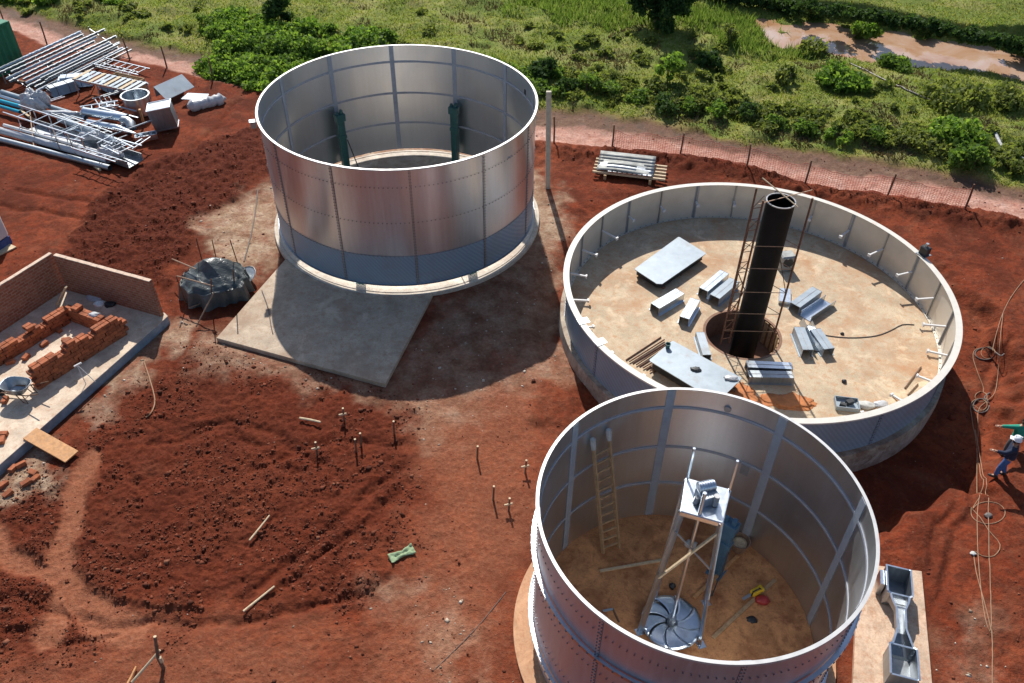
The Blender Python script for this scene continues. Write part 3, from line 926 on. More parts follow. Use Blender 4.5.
def tree(label, p, h, r, seed):
    t = thing('tree', label, 'tree', p)
    p = Vector(p); rg = random.Random(seed)
    mb = MB()
    mb.tube([p + Vector((0, 0, -.2)), p + Vector((.05, .02, h * .3)), p + Vector((-.05, .05, h * .6)), p + Vector((.05, 0, h * .9))], [.2, .15, .10, .03], 9)
    tips = []
    for i in range(28):
        z = (rg.uniform(.25, 1.6) if i < 18 else h * rg.uniform(.3, .8)); a = rg.random() * 2 * PI; q = r * rg.uniform(.3, .85) * (1.05 - .55 * z / h)
        e = p + Vector((math.cos(a) * q, math.sin(a) * q, z + rg.uniform(.2, .8)))
        mb.tube([p + Vector((0, 0, z)), p + Vector((math.cos(a) * q * .5, math.sin(a) * q * .5, z + .15)), e], [.06, .04, .015], 5); tips.append(e)
    mb.build('trunk', M['trunk'], t, smooth=True)
    Ps, Ds = [], []
    for k, e in enumerate(tips + [p + Vector((0, 0, h * .9)), p + Vector((0, 0, h * .6)), p + Vector((0, 0, h * .35))]):
        P, d = crown_pts((e.x, e.y, e.z - .45), r * .55, 1.1, 6, 800, seed * 50 + k); Ps.append(P); Ds.append(d)
    P = np.concatenate(Ps); d = np.concatenate(Ds)
    V, F = leaf_mesh(P, RNG.uniform(.6, 1.3, len(P)) * .13, 1.6, d)
    npmesh('crown', V, F, M['leaf_dark'], parent=t)
    return t


tree('dark leafy tree standing alone in the meadow at the top', G(656, 29), 6.0, 1.75, 3)

# ------------------------------------------------------------------ steel tanks
def dirv(a): return Vector((math.cos(a), math.sin(a), 0))


def tank_shell(root, C, R, z0, z1, npan, phase, seed, mat_o, mat_i, wob=.006, course=False):
    """rolled sheets: outer and inner skins, slightly flat between the joints"""
    n = npan * 20; rows = max(4, int((z1 - z0) / .22))
    th = .012
    a = phase + np.arange(n) * 2 * PI / n
    z = np.linspace(z0, z1, rows + 1)
    A, Zz = np.meshgrid(a, z, indexing='ij')
    u = ((A - phase) * npan / (2 * PI)) % 1.0
    cxw = (fbm(np.cos(A) * 3.6 + 9, np.sin(A) * 3.6 + Zz * .18 + 9, 3, seed) - .5) * wob * 2.4
    rr = R - wob * 1.0 * np.sin(u * PI) ** 2 + cxw * np.sin(np.clip((Zz - z0) / (z1 - z0), 0, 1) * PI) ** .5
    for nm, off, mt in (('outer_wall', 0.0, mat_o), ('inner_wall', -th, mat_i)):
        nm = nm if not course else nm.replace('wall', 'course')
        V = np.stack([C.x + (rr + off) * np.cos(A), C.y + (rr + off) * np.sin(A), Zz], 2).reshape(-1, 3)
        i, j = np.meshgrid(np.arange(n), np.arange(rows), indexing='ij')
        p = (i * (rows + 1) + j).ravel(); q = (((i + 1) % n) * (rows + 1) + j).ravel()
        F = np.c_[p, q, q + 1, p + 1] if off == 0 else np.c_[p, p + 1, q + 1, q]
        npmesh(nm, V, F, mt, smooth=True, parent=root)


def vseam(root, C, R, ang, z0, z1, bolts=True, w=.13, mo=None):
    mb = MB(); R_ = Matrix.Rotation(ang, 3, 'Z'); d = dirv(ang)
    mb.box(C + d * (R + .014) + Vector((0, 0, (z0 + z1) / 2)), (.010, w * .6, z1 - z0), R_)
    oo = mb.build('lap_joint', mo or M['seam'], root)
    mb = MB(); mb.box(C + d * (R - .028) + Vector((0, 0, (z0 + z1) / 2)), (.012, w * 1.5, z1 - z0), R_)
    o = mb.build('seam', M['sealant'], root)
    if bolts:
        bb = MB(); s = d.cross(Vector((0, 0, 1)))
        z = z0 + .08
        while z < z1 - .05:
            for k in (-.032, .032):
                bb.box(C + d * (R + .028) + s * k + Vector((0, 0, z)), (.024, .026, .026), R_)
            z += .125
        bb.build('bolts', M['bolt'], oo)['kind'] = 'stuff'
    return o


def hseam(root, C, R, z, bolts=True, n=None):
    mb = MB()
    mb.lathe(C, [(R - .018, z - .045), (R - .034, z - .045), (R - .034, z + .045), (R - .018, z + .045)], 180, closed_prof=True)
    o = mb.build('ring_seam', M['sealant'], root)
    if bolts:
        bb = MB(); n = int(2 * PI * R / .16)
        for k in range(n):
            a = 2 * PI * k / n
            bb.box(C + dirv(a) * (R + .024) + Vector((0, 0, z)), (.022, .03, .03), Matrix.Rotation(a, 3, 'Z'))
        bb.build('bolts', M['bolt'], o)['kind'] = 'stuff'
    return o


def rim(root, C, r0, r1, z, h, mat, name='top_rim'):
    mb = MB(); mb.lathe(C, [(r0, z), (r1, z), (r1, z - h), (r1 - .012, z - h), (r1 - .012, z - .014), (r0, z - .014)], 240, closed_prof=True)
    return mb.build(name, mat, root, smooth=True, angle=30)


# tall tank, lifted on jacks
T1 = thing('storage_tank', 'tall round open steel tank at back left, lifted clear of its white ring', 'tank', (C1.x, C1.y, .1))
WB1 = .40
tank_shell(T1, C1, R1 - .10, WB1, 1.74, 12, math.radians(100), 3, M['film_blue'], M['steel_in'], .004, True)
tank_shell(T1, C1, R1 - .10, 1.741, RIM1 - .01, 12, math.radians(100), 3, M['steel_out'], M['steel_in'], .014)
for k in range(12): vseam(T1, C1, R1 - .10, math.radians(100 + 30 * k), WB1 + .01, RIM1 - .02)
for z in (RIM1 - .74, RIM1 - .74 - 1.47, RIM1 - .74 - 2.94): hseam(T1, C1, R1 - .10, z)
rim(T1, C1, R1 - .112, R1 - .025, RIM1, .045, M['rim'])
mb = MB(); mb.lathe(C1, [(R1 - .13, WB1 - .004), (R1 - .03, WB1 - .004), (R1 - .03, WB1 + .012), (R1 - .13, WB1 + .012)], 240, closed_prof=True)
mb.build('bottom_angle', M['galv_dull'], T1)
mb = MB(); p = C1 + dirv(math.radians(196)) * (R1 + .12) + Vector((0, 0, RIM1 - .35))
mb.box(p, (.20, .24, .24), math.radians(196)); mb.box(p + Vector((-.02, 0, .13)), (.24, .28, .02), math.radians(196))
mb.build('lifting_bracket', M['galv_dull'], T1, bevel=.01)
mb = MB(); mb.box(C1 + dirv(math.radians(22)) * (R1 - .135) + Vector((0, 0, RIM1 - .55)), (.03, .12, .2), math.radians(22))
mb.build('clip', M['dark'], T1)

# its foundation: floor disc, pale ring, square apron
mb = MB(); mb.lathe(C1, [(0.001, -.3), (5.12, -.3), (5.12, .10), (0.001, .10)], 120)
o = mb.build('floor_slab', M['conc_pad'], loc=(C1.x, C1.y, -.3)); tag(o, 'round concrete floor inside the tall lifted tank', 'floor slab')
mb = MB(); mb.lathe(C1, [(5.13, -.3), (5.13, .13), (5.50, .13), (5.52, .10), (5.56, .10), (5.58, .13), (5.67, .13), (5.69, .10), (5.69, -.3)], 160, closed_prof=True)
o = mb.build('foundation_ring', M['conc_ring'], loc=(C1.x, C1.y, -.3), smooth=True, angle=25); tag(o, 'whitish concrete ring under the edge of the tall lifted tank', 'foundation')
def clip_out(P, C, R, n=24):
    """apron outline following the ring where it meets it"""
    a0 = math.atan2(P[2].y - C.y, P[2].x - C.x); a1 = math.atan2(P[4].y - C.y, P[4].x - C.x)
    if a1 > a0: a1 -= 2 * PI
    arc = [C + dirv(a0 + (a1 - a0) * i / n) * R for i in range(n + 1)]
    return [P[0], P[1]] + arc
mb = MB(); mb.prism([(p.x, p.y) for p in clip_out(PAD1, C1, 5.705)], -.25, PADZ)
o = mb.build('concrete_apron', M['conc_pad'], bevel=.015); tag(o, 'square concrete apron lying in the shadow in front of the tall tank', 'concrete apron')


def jack(label, p, ang, h, group=None, paint='teal'):
    """square post on a base plate with a lifting head and a slanted prop"""
    t = thing('lifting_jack', label, 'jack', p, group)
    p = Vector(p); d = dirv(ang); s = d.cross(Vector((0, 0, 1))); R_ = Matrix.Rotation(ang, 3, 'Z'); up = Vector((0, 0, 1))
    mb = MB(); mb.box(p + up * .02, (.46, .42, .04), R_); mb.build('base_plate', M[paint], t)
    mb = MB()
    for k in (-1, 1): mb.box(p + s * .12 * k + up * (h / 2 + .04), (.20, .09, h), R_)
    mb.box(p + up * (h / 2) - d * .07, (.02, .16, h * .96), R_)
    mb.build('post', M[paint], t, bevel=.006)
    mb = MB(); mb.box(p + up * (h - .12), (.30, .44, .34), R_); mb.box(p + up * (h + .12) + s * .10, (.14, .12, .2), R_); mb.box(p + up * (h + .10) - s * .12, (.12, .1, .14), R_)
    mb.build('jack_head', M[paint], t, bevel=.01)
    mb = MB(); mb.box(p + up * (h * .62), (.26, .38, .16), R_); mb.build('collar', M[paint], t, bevel=.01)
    mb = MB(); mb.box(p + d * .13 + up * .35, (.10, .12, .5), R_); mb.build('lifting_shoe', M['galv_dull'], t)
    mb = MB(); mb.beam(p - d * .08 + up * h * .55 + s * .2, p - d * .75 + s * .3 + up * .03, .035); mb.build('prop', M['dark'], t)
    return t


for a in (131, 69):
    jack('dark green lifting jack inside the tall tank, %s of the two by the far wall' % ('left' if a > 90 else 'right'), C1 + dirv(math.radians(a)) * 4.98 + Vector((0, 0, .10)), math.radians(a), 2.75)
for a in (-106, -54, 10, 190):
    jack('lifting jack showing only as a shadow under the raised tank wall', C1 + dirv(math.radians(a)) * 4.98 + Vector((0, 0, .10)), math.radians(a), 2.75, 'jacks hidden by the tank wall')

# low wide tank
FL2 = .14
T2 = thing('storage_tank', 'low wide round tank with cream rim and a black stack standing in its middle', 'tank', (C2.x, C2.y, FL2))
S2 = R2 - .14
tank_shell(T2, C2, S2, FL2 - .02, RIM2 - .02, 13, math.radians(98.5), 8, M['film_blue'], M['steel_in2'])
for k in range(13): vseam(T2, C2, S2, math.radians(98.5 + 360 / 13 * k), FL2 + .02, RIM2 - .03, w=.10, mo=M['film_blue'])
rim(T2, C2, R2 - .22, R2, RIM2, .06, M['rimcream'])
mb = MB(); mb.lathe(C2, [(S2 - .11, FL2 + .02), (S2 - .02, FL2 + .02), (S2 - .02, FL2 + .10), (S2 - .032, FL2 + .10), (S2 - .032, FL2 + .034), (S2 - .11, FL2 + .034)], 180, closed_prof=True)
bo = mb.build('bottom_angle', M['steel_in2'], T2)
bb = MB()
for k in range(150):
    a = 2 * PI * k / 150
    bb.box(C2 + dirv(a) * (S2 - .07) + Vector((0, 0, FL2 + .045)), (.03, .03, .03), Matrix.Rotation(a, 3, 'Z'))
bb.build('bolts', M['bolt'], bo)
for k in range(26):
    a = math.radians(98.5 + 360 / 26 * k); d = dirv(a); R_ = Matrix.Rotation(a, 3, 'Z')
    mb = MB(); mb.box(C2 + d * (S2 - .05) + Vector((0, 0, (RIM2 + FL2) / 2)), (.05, .05, RIM2 - FL2 - .1), R_)
    o = mb.build('stiffener', M['galv_dull'], T2)
    if True:
        mb = MB(); q = C2 + d * (S2 - .06)
        L = .62 if k % 3 else .74; L = L if math.cos(a - math.radians(98)) < .75 else .3
        mb.beam(q + Vector((0, 0, FL2 + .85)), q - d * L + Vector((0, 0, FL2 + .80)), .06, .06)
        mb.box(q - d * L + Vector((0, 0, FL2 + .80)), (.06, .13, .11), R_)
        mb.build('bracket_arm', M['whitep'], o)
for a in (-160, -150):
    mb = MB(); mb.lathe(C2, [(R2 - .38, RIM2 + .002), (R2 + .012, RIM2 + .002), (R2 + .012, RIM2 + .02), (R2 - .38, RIM2 + .02)], 6, math.radians(a - 1.3), math.radians(a + 1.3), closed_prof=True)
    mb.build('splice_plate', M['galv_dull'], T2)
# motor on the rim
t = thing('junction_motor', 'small dark motor clamped on the right side of the low tank rim', 'motor', Vector((0, 0, 0)))
pm = C2 + dirv(math.radians(15.5)) * (R2 + .02) + Vector((0, 0, RIM2))
t.location = pm; ORG[t] = pm.copy()
mb = MB(); mb.box(pm + Vector((0, 0, .19)), (.26, .34, .34), .5); mb.build('housing', M['dark'], t, bevel=.03)
mb = MB(); mb.box(pm + Vector((0, 0, .02)), (.4, .4, .03), .5); mb.tube([pm + Vector((0, 0, .36)), pm + Vector((0, 0, .5))], .06, 10); mb.build('clamp', M['galv_dull'], t)

PITC = Vector((8.40, 23.22, 0)); PITR = 1.32
# floor of the low tank: a disc with the round pit left open
def disc_with_hole(mb, C, R, P, r, z, n=96):
    vs = []; fs = []
    for i in range(n):
        a = 2 * PI * i / n; vs.append((C.x + R * math.cos(a), C.y + R * math.sin(a), z)); vs.append((P.x + r * math.cos(a), P.y + r * math.sin(a), z))
    for i in range(n):
        j = (i + 1) % n; fs.append((2 * i, 2 * j, 2 * j + 1, 2 * i + 1))
    mb.add(vs, fs)
mb = MB(); disc_with_hole(mb, C2, 6.805, PITC, PITR, FL2)
o = mb.build('floor_slab', M['conc_floor2'], loc=(C2.x, C2.y, FL2)); tag(o, 'sandy concrete floor of the low wide tank, stained orange', 'floor slab')
mb = MB(); mb.lathe(C2, [(6.76, -1.5), (6.95, -1.5), (7.02, -.4), (6.98, FL2 - .02), (6.82, FL2 - .006), (6.76, FL2 - .006)], 140, closed_prof=True)
o = mb.build('foundation_ring', M['conc_found'], loc=(C2.x, C2.y, -1.5), smooth=True, angle=30); tag(o, 'earth-stained concrete foundation ring under the low wide tank', 'foundation')
mb = MB(); mb.lathe(PITC, [(PITR + .10, FL2 + .004), (PITR, FL2 + .004), (PITR, -.95), (.01, -.95)], 60)
o = mb.build('pit', M['conc_pit'], loc=(PITC.x, PITC.y, -.95)); tag(o, 'round concrete pit sunk in the floor around the black stack', 'pit')
mb = MB(); pl = PITC + Vector((0.72, .15, 0))
for k in range(9):
    a = math.radians(-62 + 12 * k); q = PITC + dirv(a) * (PITR - .03)
    mb.beam(q + Vector((0, 0, .10)), q + Vector((0, 0, -.9)), .16, .03, up=dirv(a))
o = mb.build('form_boards', M['wood'], loc=(PITC.x + 1, PITC.y, -.9)); tag(o, 'wooden form boards lining the right side of the pit', 'boards')

# black stack
ST = Vector((8.56, 23.22, 0))
t = thing('stack', 'tall black steel stack standing upright in the pit of the low tank', 'stack', (ST.x, ST.y, -.94))
mb = MB(); mb.lathe(ST, [(.455, -.94), (.455, 5.78)], 48); mb.lathe(ST, [(.44, 5.78), (.44, -.9)], 48)
mb.build('shaft', M['black'], t, smooth=True)
mb = MB(); mb.lathe(ST, [(.435, 5.77), (.435, 5.80), (.475, 5.80), (.475, 5.77)], 48, closed_prof=True); mb.build('top_flange', M['grey_edge'], t)
for z in (4.1, 2.3, .9):
    mb = MB(); mb.lathe(ST, [(.45, z), (.458, z), (.458, z + .05), (.45, z + .05)], 48, closed_prof=True); mb.build('weld_band', M['black'], t)
mb = MB(); mb.beam(ST + Vector((-.62, .45, 6.35)), ST + Vector((.42, -.42, 5.83)), .03); mb.build('guide_bar', M['wood_pale'], t)
mb = MB(); mb.beam(ST + Vector((-.8, -.3, 5.84)), ST + Vector((1.0, .25, 6.05)), .022); mb.build('guide_bar', M['rust_pale'], t)

# scaffold round it
t = thing('scaffold_tower', 'rusty rebar scaffold tower with hoops standing around the black stack', 'scaffold', (ST.x, ST.y, .14))
FZ = FL2
def lattice(p, h, w, a, name):
    d = dirv(a); q0 = Vector((p.x, p.y, FZ)) - d * w / 2; q1 = Vector((p.x, p.y, FZ)) + d * w / 2; up = Vector((0, 0, 1))
    mb = MB(); mb.tube([q0, q0 + up * h], .034, 6); mb.tube([q1, q1 + up * (h - .5)], .034, 6)
    z = .25; k = 0
    while z < h - .6:
        mb.tube([q0 + up * z, q1 + up * z], .014, 5)
        if k % 2: mb.tube([q0 + up * z, q1 + up * (z + .42)], .012, 5)
        z += .42; k += 1
    mb.build(name, M['rust'], t)
lattice(Vector((7.66, 22.68, 0)), 6.45, .34, math.radians(15), 'ladder_leg')
for (lx, ly, h, r_) in ((9.36, 22.72, 6.2, .036), (8.05, 24.15, 5.0, .02)):
    mb = MB(); mb.tube([(lx, ly, FZ), (lx - .02, ly, h)], r_, 6); mb.build('leg', M['rust'], t)
for z in (.75, 1.55, 2.5, 3.5, 4.4):
    mb = MB(); mb.tube([(7.5, 22.68, z), (9.36, 22.72, z - .05), (8.05, 24.15, z)], .015, 5, closed=True); mb.build('hoop', M['rust_pale'], t)
mb = MB(); mb.tube([(7.6, 22.66, 1.5), (7.9, 22.66, 2.6), (7.55, 22.66, 3.3)], .02, 5); mb.build('brace', M['rust'], t)
mb = MB(); mb.tube([(9.36, 22.72, 2.4), (8.9, 24.0, 4.2)], .014, 5); mb.build('brace', M['rust'], t)

# tall near tank
T3 = thing('storage_tank', 'tall open steel tank nearest the camera, with ladder and agitator inside', 'tank', (C3.x, C3.y, .14))
S3 = R3 - .10
tank_shell(T3, C3, S3, .12, RIM3 - .01, 8, math.radians(93.3), 15, M['steel_out3'], M['steel_in'], .007)
for k in range(8): vseam(T3, C3, S3, math.radians(93.3 + 45 * k), .16, RIM3 - .02, w=.15, mo=M['steel_out3'])
for z in (RIM3 - .63, RIM3 - .63 - 1.5, RIM3 - .63 - 3.0): hseam(T3, C3, S3, z)
rim(T3, C3, R3 - .112, R3 - .035, RIM3, .07, M['rim'])
for z in (3.78, .95):
    mb = MB(); mb.lathe(C3, [(S3 + .016, z - .05), (S3 + .13, z - .05), (S3 + .13, z + .05), (S3 + .118, z + .05), (S3 + .118, z - .035), (S3 + .016, z - .035)], 180, closed_prof=True)
    o = mb.build('stiffening_ring', M['galv'], T3, smooth=True, angle=30)
    bb = MB()
    for k in range(110):
        a = 2 * PI * k / 110; bb.box(C3 + dirv(a) * (S3 + .134) + Vector((0, 0, z)), (.02, .04, .035), Matrix.Rotation(a, 3, 'Z'))
    bb.build('bolts', M['bolt'], o)['kind'] = 'stuff'
mb = MB(); q = C3 + dirv(math.radians(70)) * (S3 - .03) + Vector((0, 0, RIM3 - .42)); mb.tube([q, q - dirv(math.radians(70)) * .05], .09, 16); mb.build('nozzle', M['grey_edge'], T3)
mb = MB(); q = C3 + dirv(math.radians(57)) * (S3 - .03) + Vector((0, 0, 2.9)); mb.box(q, (.04, .22, .36), math.radians(57)); mb.build('hatch', M['grey_edge'], T3)
mb = MB(); mb.lathe(C3, [(0.001, -.3), (3.60, -.3), (3.60, .14), (0.001, .14)], 90)
o = mb.build('floor_slab', M['conc_floor3'], loc=(C3.x, C3.y, -.3)); tag(o, 'muddy orange-brown floor inside the near tall tank', 'floor slab')
mb = MB(); mb.lathe(C3, [(3.602, -.3), (4.12, -.3), (4.12, .08), (3.602, .11)], 120, closed_prof=True)
o = mb.build('foundation_ring', M['conc_pad3'], loc=(C3.x, C3.y, -.3)); tag(o, 'dusty orange concrete base ring around the near tall tank', 'foundation')

# ------------------------------------------------------------------ inside the near tank
V3 = Vector; UP = V3((0, 0, 1))
F3 = .14


def single(name, label, cat, mb, mat, group=None, **kw):
    return tag(mb.build(name, mat, **kw), label, cat, group)


# wooden ladder leaning on the wall
lb = [at(603, 553, F3), at(619, 548, F3)]
aw = math.radians(124.5); tp = C3 + dirv(aw) * (S3 - .12); sd = dirv(aw - PI / 2)
lt = [tp - sd * .24 + UP * 4.25, tp + sd * .26 + UP * 4.3]
t = thing('ladder', 'wooden rung ladder with cloth-wrapped tips leaning on the inner wall', 'ladder', (lb[0] + lb[1]) / 2)
for a, b in zip(lb, lt):
    mb = MB(); mb.beam(a, b, .06, .09); r = mb.build('rail', M['wood'], t)
    mb = MB(); d = (b - a).normalized(); mb.tube([b - d * .28, b - d * .1, b + d * .06, b + d * .1], [.06, .075, .07, .03], 8); mb.build('padding', M['greyrag'], r, smooth=True)
for k in range(12):
    f = .05 + k * .075
    mb = MB(); mb.beam(lb[0].lerp(lt[0], f), lb[1].lerp(lt[1], f), .045, .06); mb.build('rung', M['wood'], t)

# agitator tower
IMP = at(671.5, 621, .35); PZ = 4.62
pf = [at(682, 511, PZ), at(721, 522, PZ), at(729, 491, PZ), at(687, 480, PZ)]
legb = [at(639.5, 632, F3), at(701, 645, F3), at(706, 603, F3), at(652, 604, F3)]
t = thing('agitator', 'bright steel agitator tower with motor platform, long shaft and bladed wheel', 'agitator', V3((IMP.x, IMP.y, F3)))
for i in range(4):
    mb = MB(); d = (pf[i] - legb[i]).normalized(); pr_ = [(-.06, -.06), (.06, -.06), (.06, -.045), (-.045, -.045), (-.045, .06), (-.06, .06)]
    mb.extrude(pr_, legb[i], pf[i]); mb.box(legb[i] + UP * .01, (.2, .2, .02), .3); mb.build('leg', M['galv'], t)
mb = MB(); mb.beam(legb[1].lerp(pf[1], .93), legb[0].lerp(pf[0], .48), .06, .05); mb.build('brace', M['wood_pale'], t)
mb = MB(); mb.beam(legb[0].lerp(pf[0], .85), legb[1].lerp(pf[1], .62), .035, .035); mb.build('brace', M['galv_dull'], t)
mb = MB(); mb.beam(legb[1].lerp(pf[1], .4), legb[2].lerp(pf[2], .85), .04, .04); mb.build('brace', M['galv_dull'], t)
cpl = sum(pf, V3()) / 4
mb = MB(); o4 = [cpl + (p - cpl) * 1.06 for p in pf]
mb.prism([(p.x, p.y) for p in o4], PZ, PZ + .03)
for i in range(4): mb.beam(o4[i] - UP * .06, o4[(i + 1) % 4] - UP * .06, .03, .13)
mb.build('platform', M['galv'], t)
for p, h in ((pf[3], 1.0), (pf[2], .95)):
    mb = MB(); mb.beam(p + UP * .03, p + UP * (h + .03), .05); mb.tube([p + UP * (h + .03), p + UP * (h + .12)], .035, 8); mb.build('guard_post', M['galv'], t)
shx = V3((IMP.x * .35 + cpl.x * .65, IMP.y * .35 + cpl.y * .65, 0)); shx = V3((4.36, 11.85, 0)).lerp(V3((IMP.x, IMP.y, 0)), .4)
mb = MB(); mb.tube([Z0(IMP, .3), Z0(shx, PZ + .75)], .045, 12); mb.build('shaft', M['galv'], t, smooth=True)
mb = MB(); q = cpl + UP * .03
mb.box(q + V3((.03, .02, .13)), (.46, .40, .26), .35); mo = mb.build('gearbox', M['galv_dull'], t, bevel=.03)
mb = MB(); mb.tube([q + V3((-.18, .1, .30)), q + V3((.2, .2, .30))], .13, 16)
for k in range(6): mb.tube([q + V3((-.16 + .06 * k, .105 + .016 * k, .30)), q + V3((-.145 + .06 * k, .11 + .016 * k, .30))], .148, 14)
mb.build('motor', M['galv'], t, smooth=True)
mb = MB(); mb.tube([q + V3((.2, -.15, .02)), q + V3((.2, -.15, .34))], .07, 12); mb.tube([q + V3((-.25, -.1, .02)), q + V3((-.22, -.1, .22))], .06, 12); mb.build('fitting', M['grey_edge'], t)
mb = MB()
for k in range(8):
    a0 = 2 * PI * k / 8; n1, n2 = 7, 5; vs = []; fs = []
    for i in range(n1 + 1):
        r = .10 + .68 * i / n1
        for j in range(n2 + 1):
            a = a0 + .55 * (i / n1) ** 1.2 + (2 * PI / 8 * 1.02) * j / n2
            zz = .20 + .075 * (j / n2) ** 1.6 * (.4 + .6 * i / n1) + .02 * math.sin(i / n1 * PI)
            vs.append((IMP.x + r * math.cos(a), IMP.y + r * math.sin(a), F3 + zz - .05))
    for i in range(n1):
        for j in range(n2): b = i * (n2 + 1) + j; fs.append((b, b + 1, b + n2 + 2, b + n2 + 1))
    mb.add(vs, fs)
md = MB(); md.lathe(Z0(IMP, F3), [(.001, .135), (.77, .135), (.77, .12), (.001, .12)], 40); md.build('backing_disc', M['galv'], t)
w = mb.build('bladed_wheel', M['galv'], t, smooth=True, angle=60)
sm = w.modifiers.new('thick', 'SOLIDIFY'); sm.thickness = .008
mb = MB(); mb.tube([Z0(IMP, F3), Z0(IMP, .55)], .11, 14); mb.build('hub', M['galv_dull'], t, smooth=True)

jack('shade-tinted blue-grey lifting jack standing alone beside the wall of the near tank', Z0(at(716, 572, F3), F3), math.radians(50), 2.2, None, 'teal_in_shade')
b0 = at(738, 548, F3)
t = thing('bucket', 'round rusty bucket on the floor beside the blue-grey jack', 'bucket', b0)
mb = MB(); mb.lathe(b0, [(.20, .0), (.27, .34), (.285, .34), (.285, .36), (.255, .36), (.19, .02), (.001, .02)], 24); mb.build('body', M['rust_pale'], t, smooth=True, angle=40)
mb = MB(); mb.lathe(b0 + UP * .05, [(.001, .2), (.12, .26), (.21, .2)], 14); mb.build('contents', M['wood_pale'], t)
for nm, lab, a, b, w, h, m in (
        ('plank', 'orange plank on the tank floor between the bladed wheel and the bucket', (694, 598), (738, 556), .10, .05, 'wood_orange'),
        ('plank', 'yellowish plank on the tank floor with the yellow tool on it', (713, 638), (775, 580), .10, .05, 'wood'),
        ('pole', 'long thin pole lying on the tank floor at the ladder foot', (600, 571), (663, 560), .07, .05, 'wood_pale'),
        ('batten', 'short pale batten on the floor by the front wall', (603, 611), (613, 609), .05, .04, 'white'),
        ('batten', 'thin dark batten joining the short pale one by the front wall', (613, 609), (619, 622), .04, .03, 'wood_dark')):
    mb = MB(); mb.beam(at(*a, F3 + h / 2 + .005), at(*b, F3 + h / 2 + .005), w, h); single(nm, lab, nm, mb, M[m])
p = at(755, 594, F3 + .06)
t = thing('power_tool', 'yellow power tool resting on the yellowish plank', 'tool', p)
mb = MB(); mb.box(p + UP * .12, (.30, .17, .16), .5); mb.box(p + V3((.16, .1, .12)), (.12, .2, .12), .5); mb.build('body', M['yellow'], t, bevel=.03)
mb = MB(); mb.tube([p + V3((-.14, -.12, .1)), p + V3((-.12, -.1, .26)), p + V3((.08, .0, .27)), p + V3((.14, .04, .16))], .02, 6); mb.build('handle', M['dark'], t)
mb = MB(); mb.beam(p + V3((-.1, -.05, .1)), p + V3((-.38, -.2, .06)), .08, .015); mb.build('guide_bar', M['grey_edge'], t)


def lump(name, label, cat, p, s, mat, seed=0, n=3, amp=.3):
    bm = bmesh.new(); bmesh.ops.create_icosphere(bm, subdivisions=n, radius=1)
    rg = np.random.default_rng(seed); o3 = rg.random(3) * 50
    A = np.array([v.co[:] for v in bm.verts])
    K = 1 + amp * (fbm(A[:, 0] * 1.7 + o3[0], A[:, 1] * 1.7 + A[:, 2] * 1.3 + o3[1], 4, seed, .65) - .5) * 2
    for v, k in zip(bm.verts, K):
        c = v.co.copy()
        v.co = V3((c.x * s[0] * k, c.y * s[1] * k, max(c.z * s[2] * k, -s[2] * .35) + s[2] * .35))
    me = bpy.data.meshes.new(name); bm.to_mesh(me); bm.free(); me.materials.append(mat)
    me.polygons.foreach_set('use_smooth', [True] * len(me.polygons))
    o = bpy.data.objects.new(name, me); COL.objects.link(o); o.location = p; ORG[o] = V3(p)
    return tag(o, label, cat)


lump('bag', 'dark red bag crumpled beside the yellow tool', 'bag', at(762, 601, F3), (.20, .14, .13), M['redp'], 3)
lump('glove', 'dark glove dropped on the tank floor below the yellow tool', 'glove', at(752, 620, F3), (.13, .10, .04), M['dark'], 5, 3, .6)
lump('rag', 'small dark rag just behind the bladed wheel', 'rag', at(672, 587, F3), (.09, .08, .10), M['dark'], 6, 3, .5)
lump('rag', 'pale rag on the tank floor behind the agitator shaft', 'rag', at(690, 545, F3), (.18, .12, .10), M['greyrag'], 7, 3, .5)

# ------------------------------------------------------------------ inside the low tank
def panel_stack(label, corners, z, n, mat):
    t = thing('panel_stack', label, 'panels', Z0(sum(corners, V3()) / 4, FL2))
    c = sum(corners, V3()) / 4
    ax = (corners[1] - corners[0]); ay = (corners[3] - corners[0])
    for f in (.12, .5, .86):
        mb = MB(); a = corners[0] + ax * f; b = a + ay
        mb.beam(Z0(a, FL2 + .05), Z0(b, FL2 + .05), .1, .09); mb.build('batten', M['wood_dark'], t)
    h = (z - FL2 - .10) / n
    pass
    rg = random.Random(n)
    for k in range(n):
        q = [c + (p - c) * ((1 - .006 * rg.random()) * (1 if k == n - 1 else .93)) + V3((rg.uniform(-.012, .012), rg.uniform(-.012, .012), 0)) for p in corners]
        cut = []
        for i in range(4):
            p, pn, pp = q[i], q[(i + 1) % 4], q[i - 1]
            ct = .16 if i == 3 else .05; cut += [p + (pp - p).normalized() * ct, p + (pn - p).normalized() * ct]
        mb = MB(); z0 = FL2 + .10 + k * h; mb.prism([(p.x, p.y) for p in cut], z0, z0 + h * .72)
        mb.build('panel', mat if k == n - 1 else M['dark'], t)  # lower panels coloured near-black to stand for shade under the top one
    return t


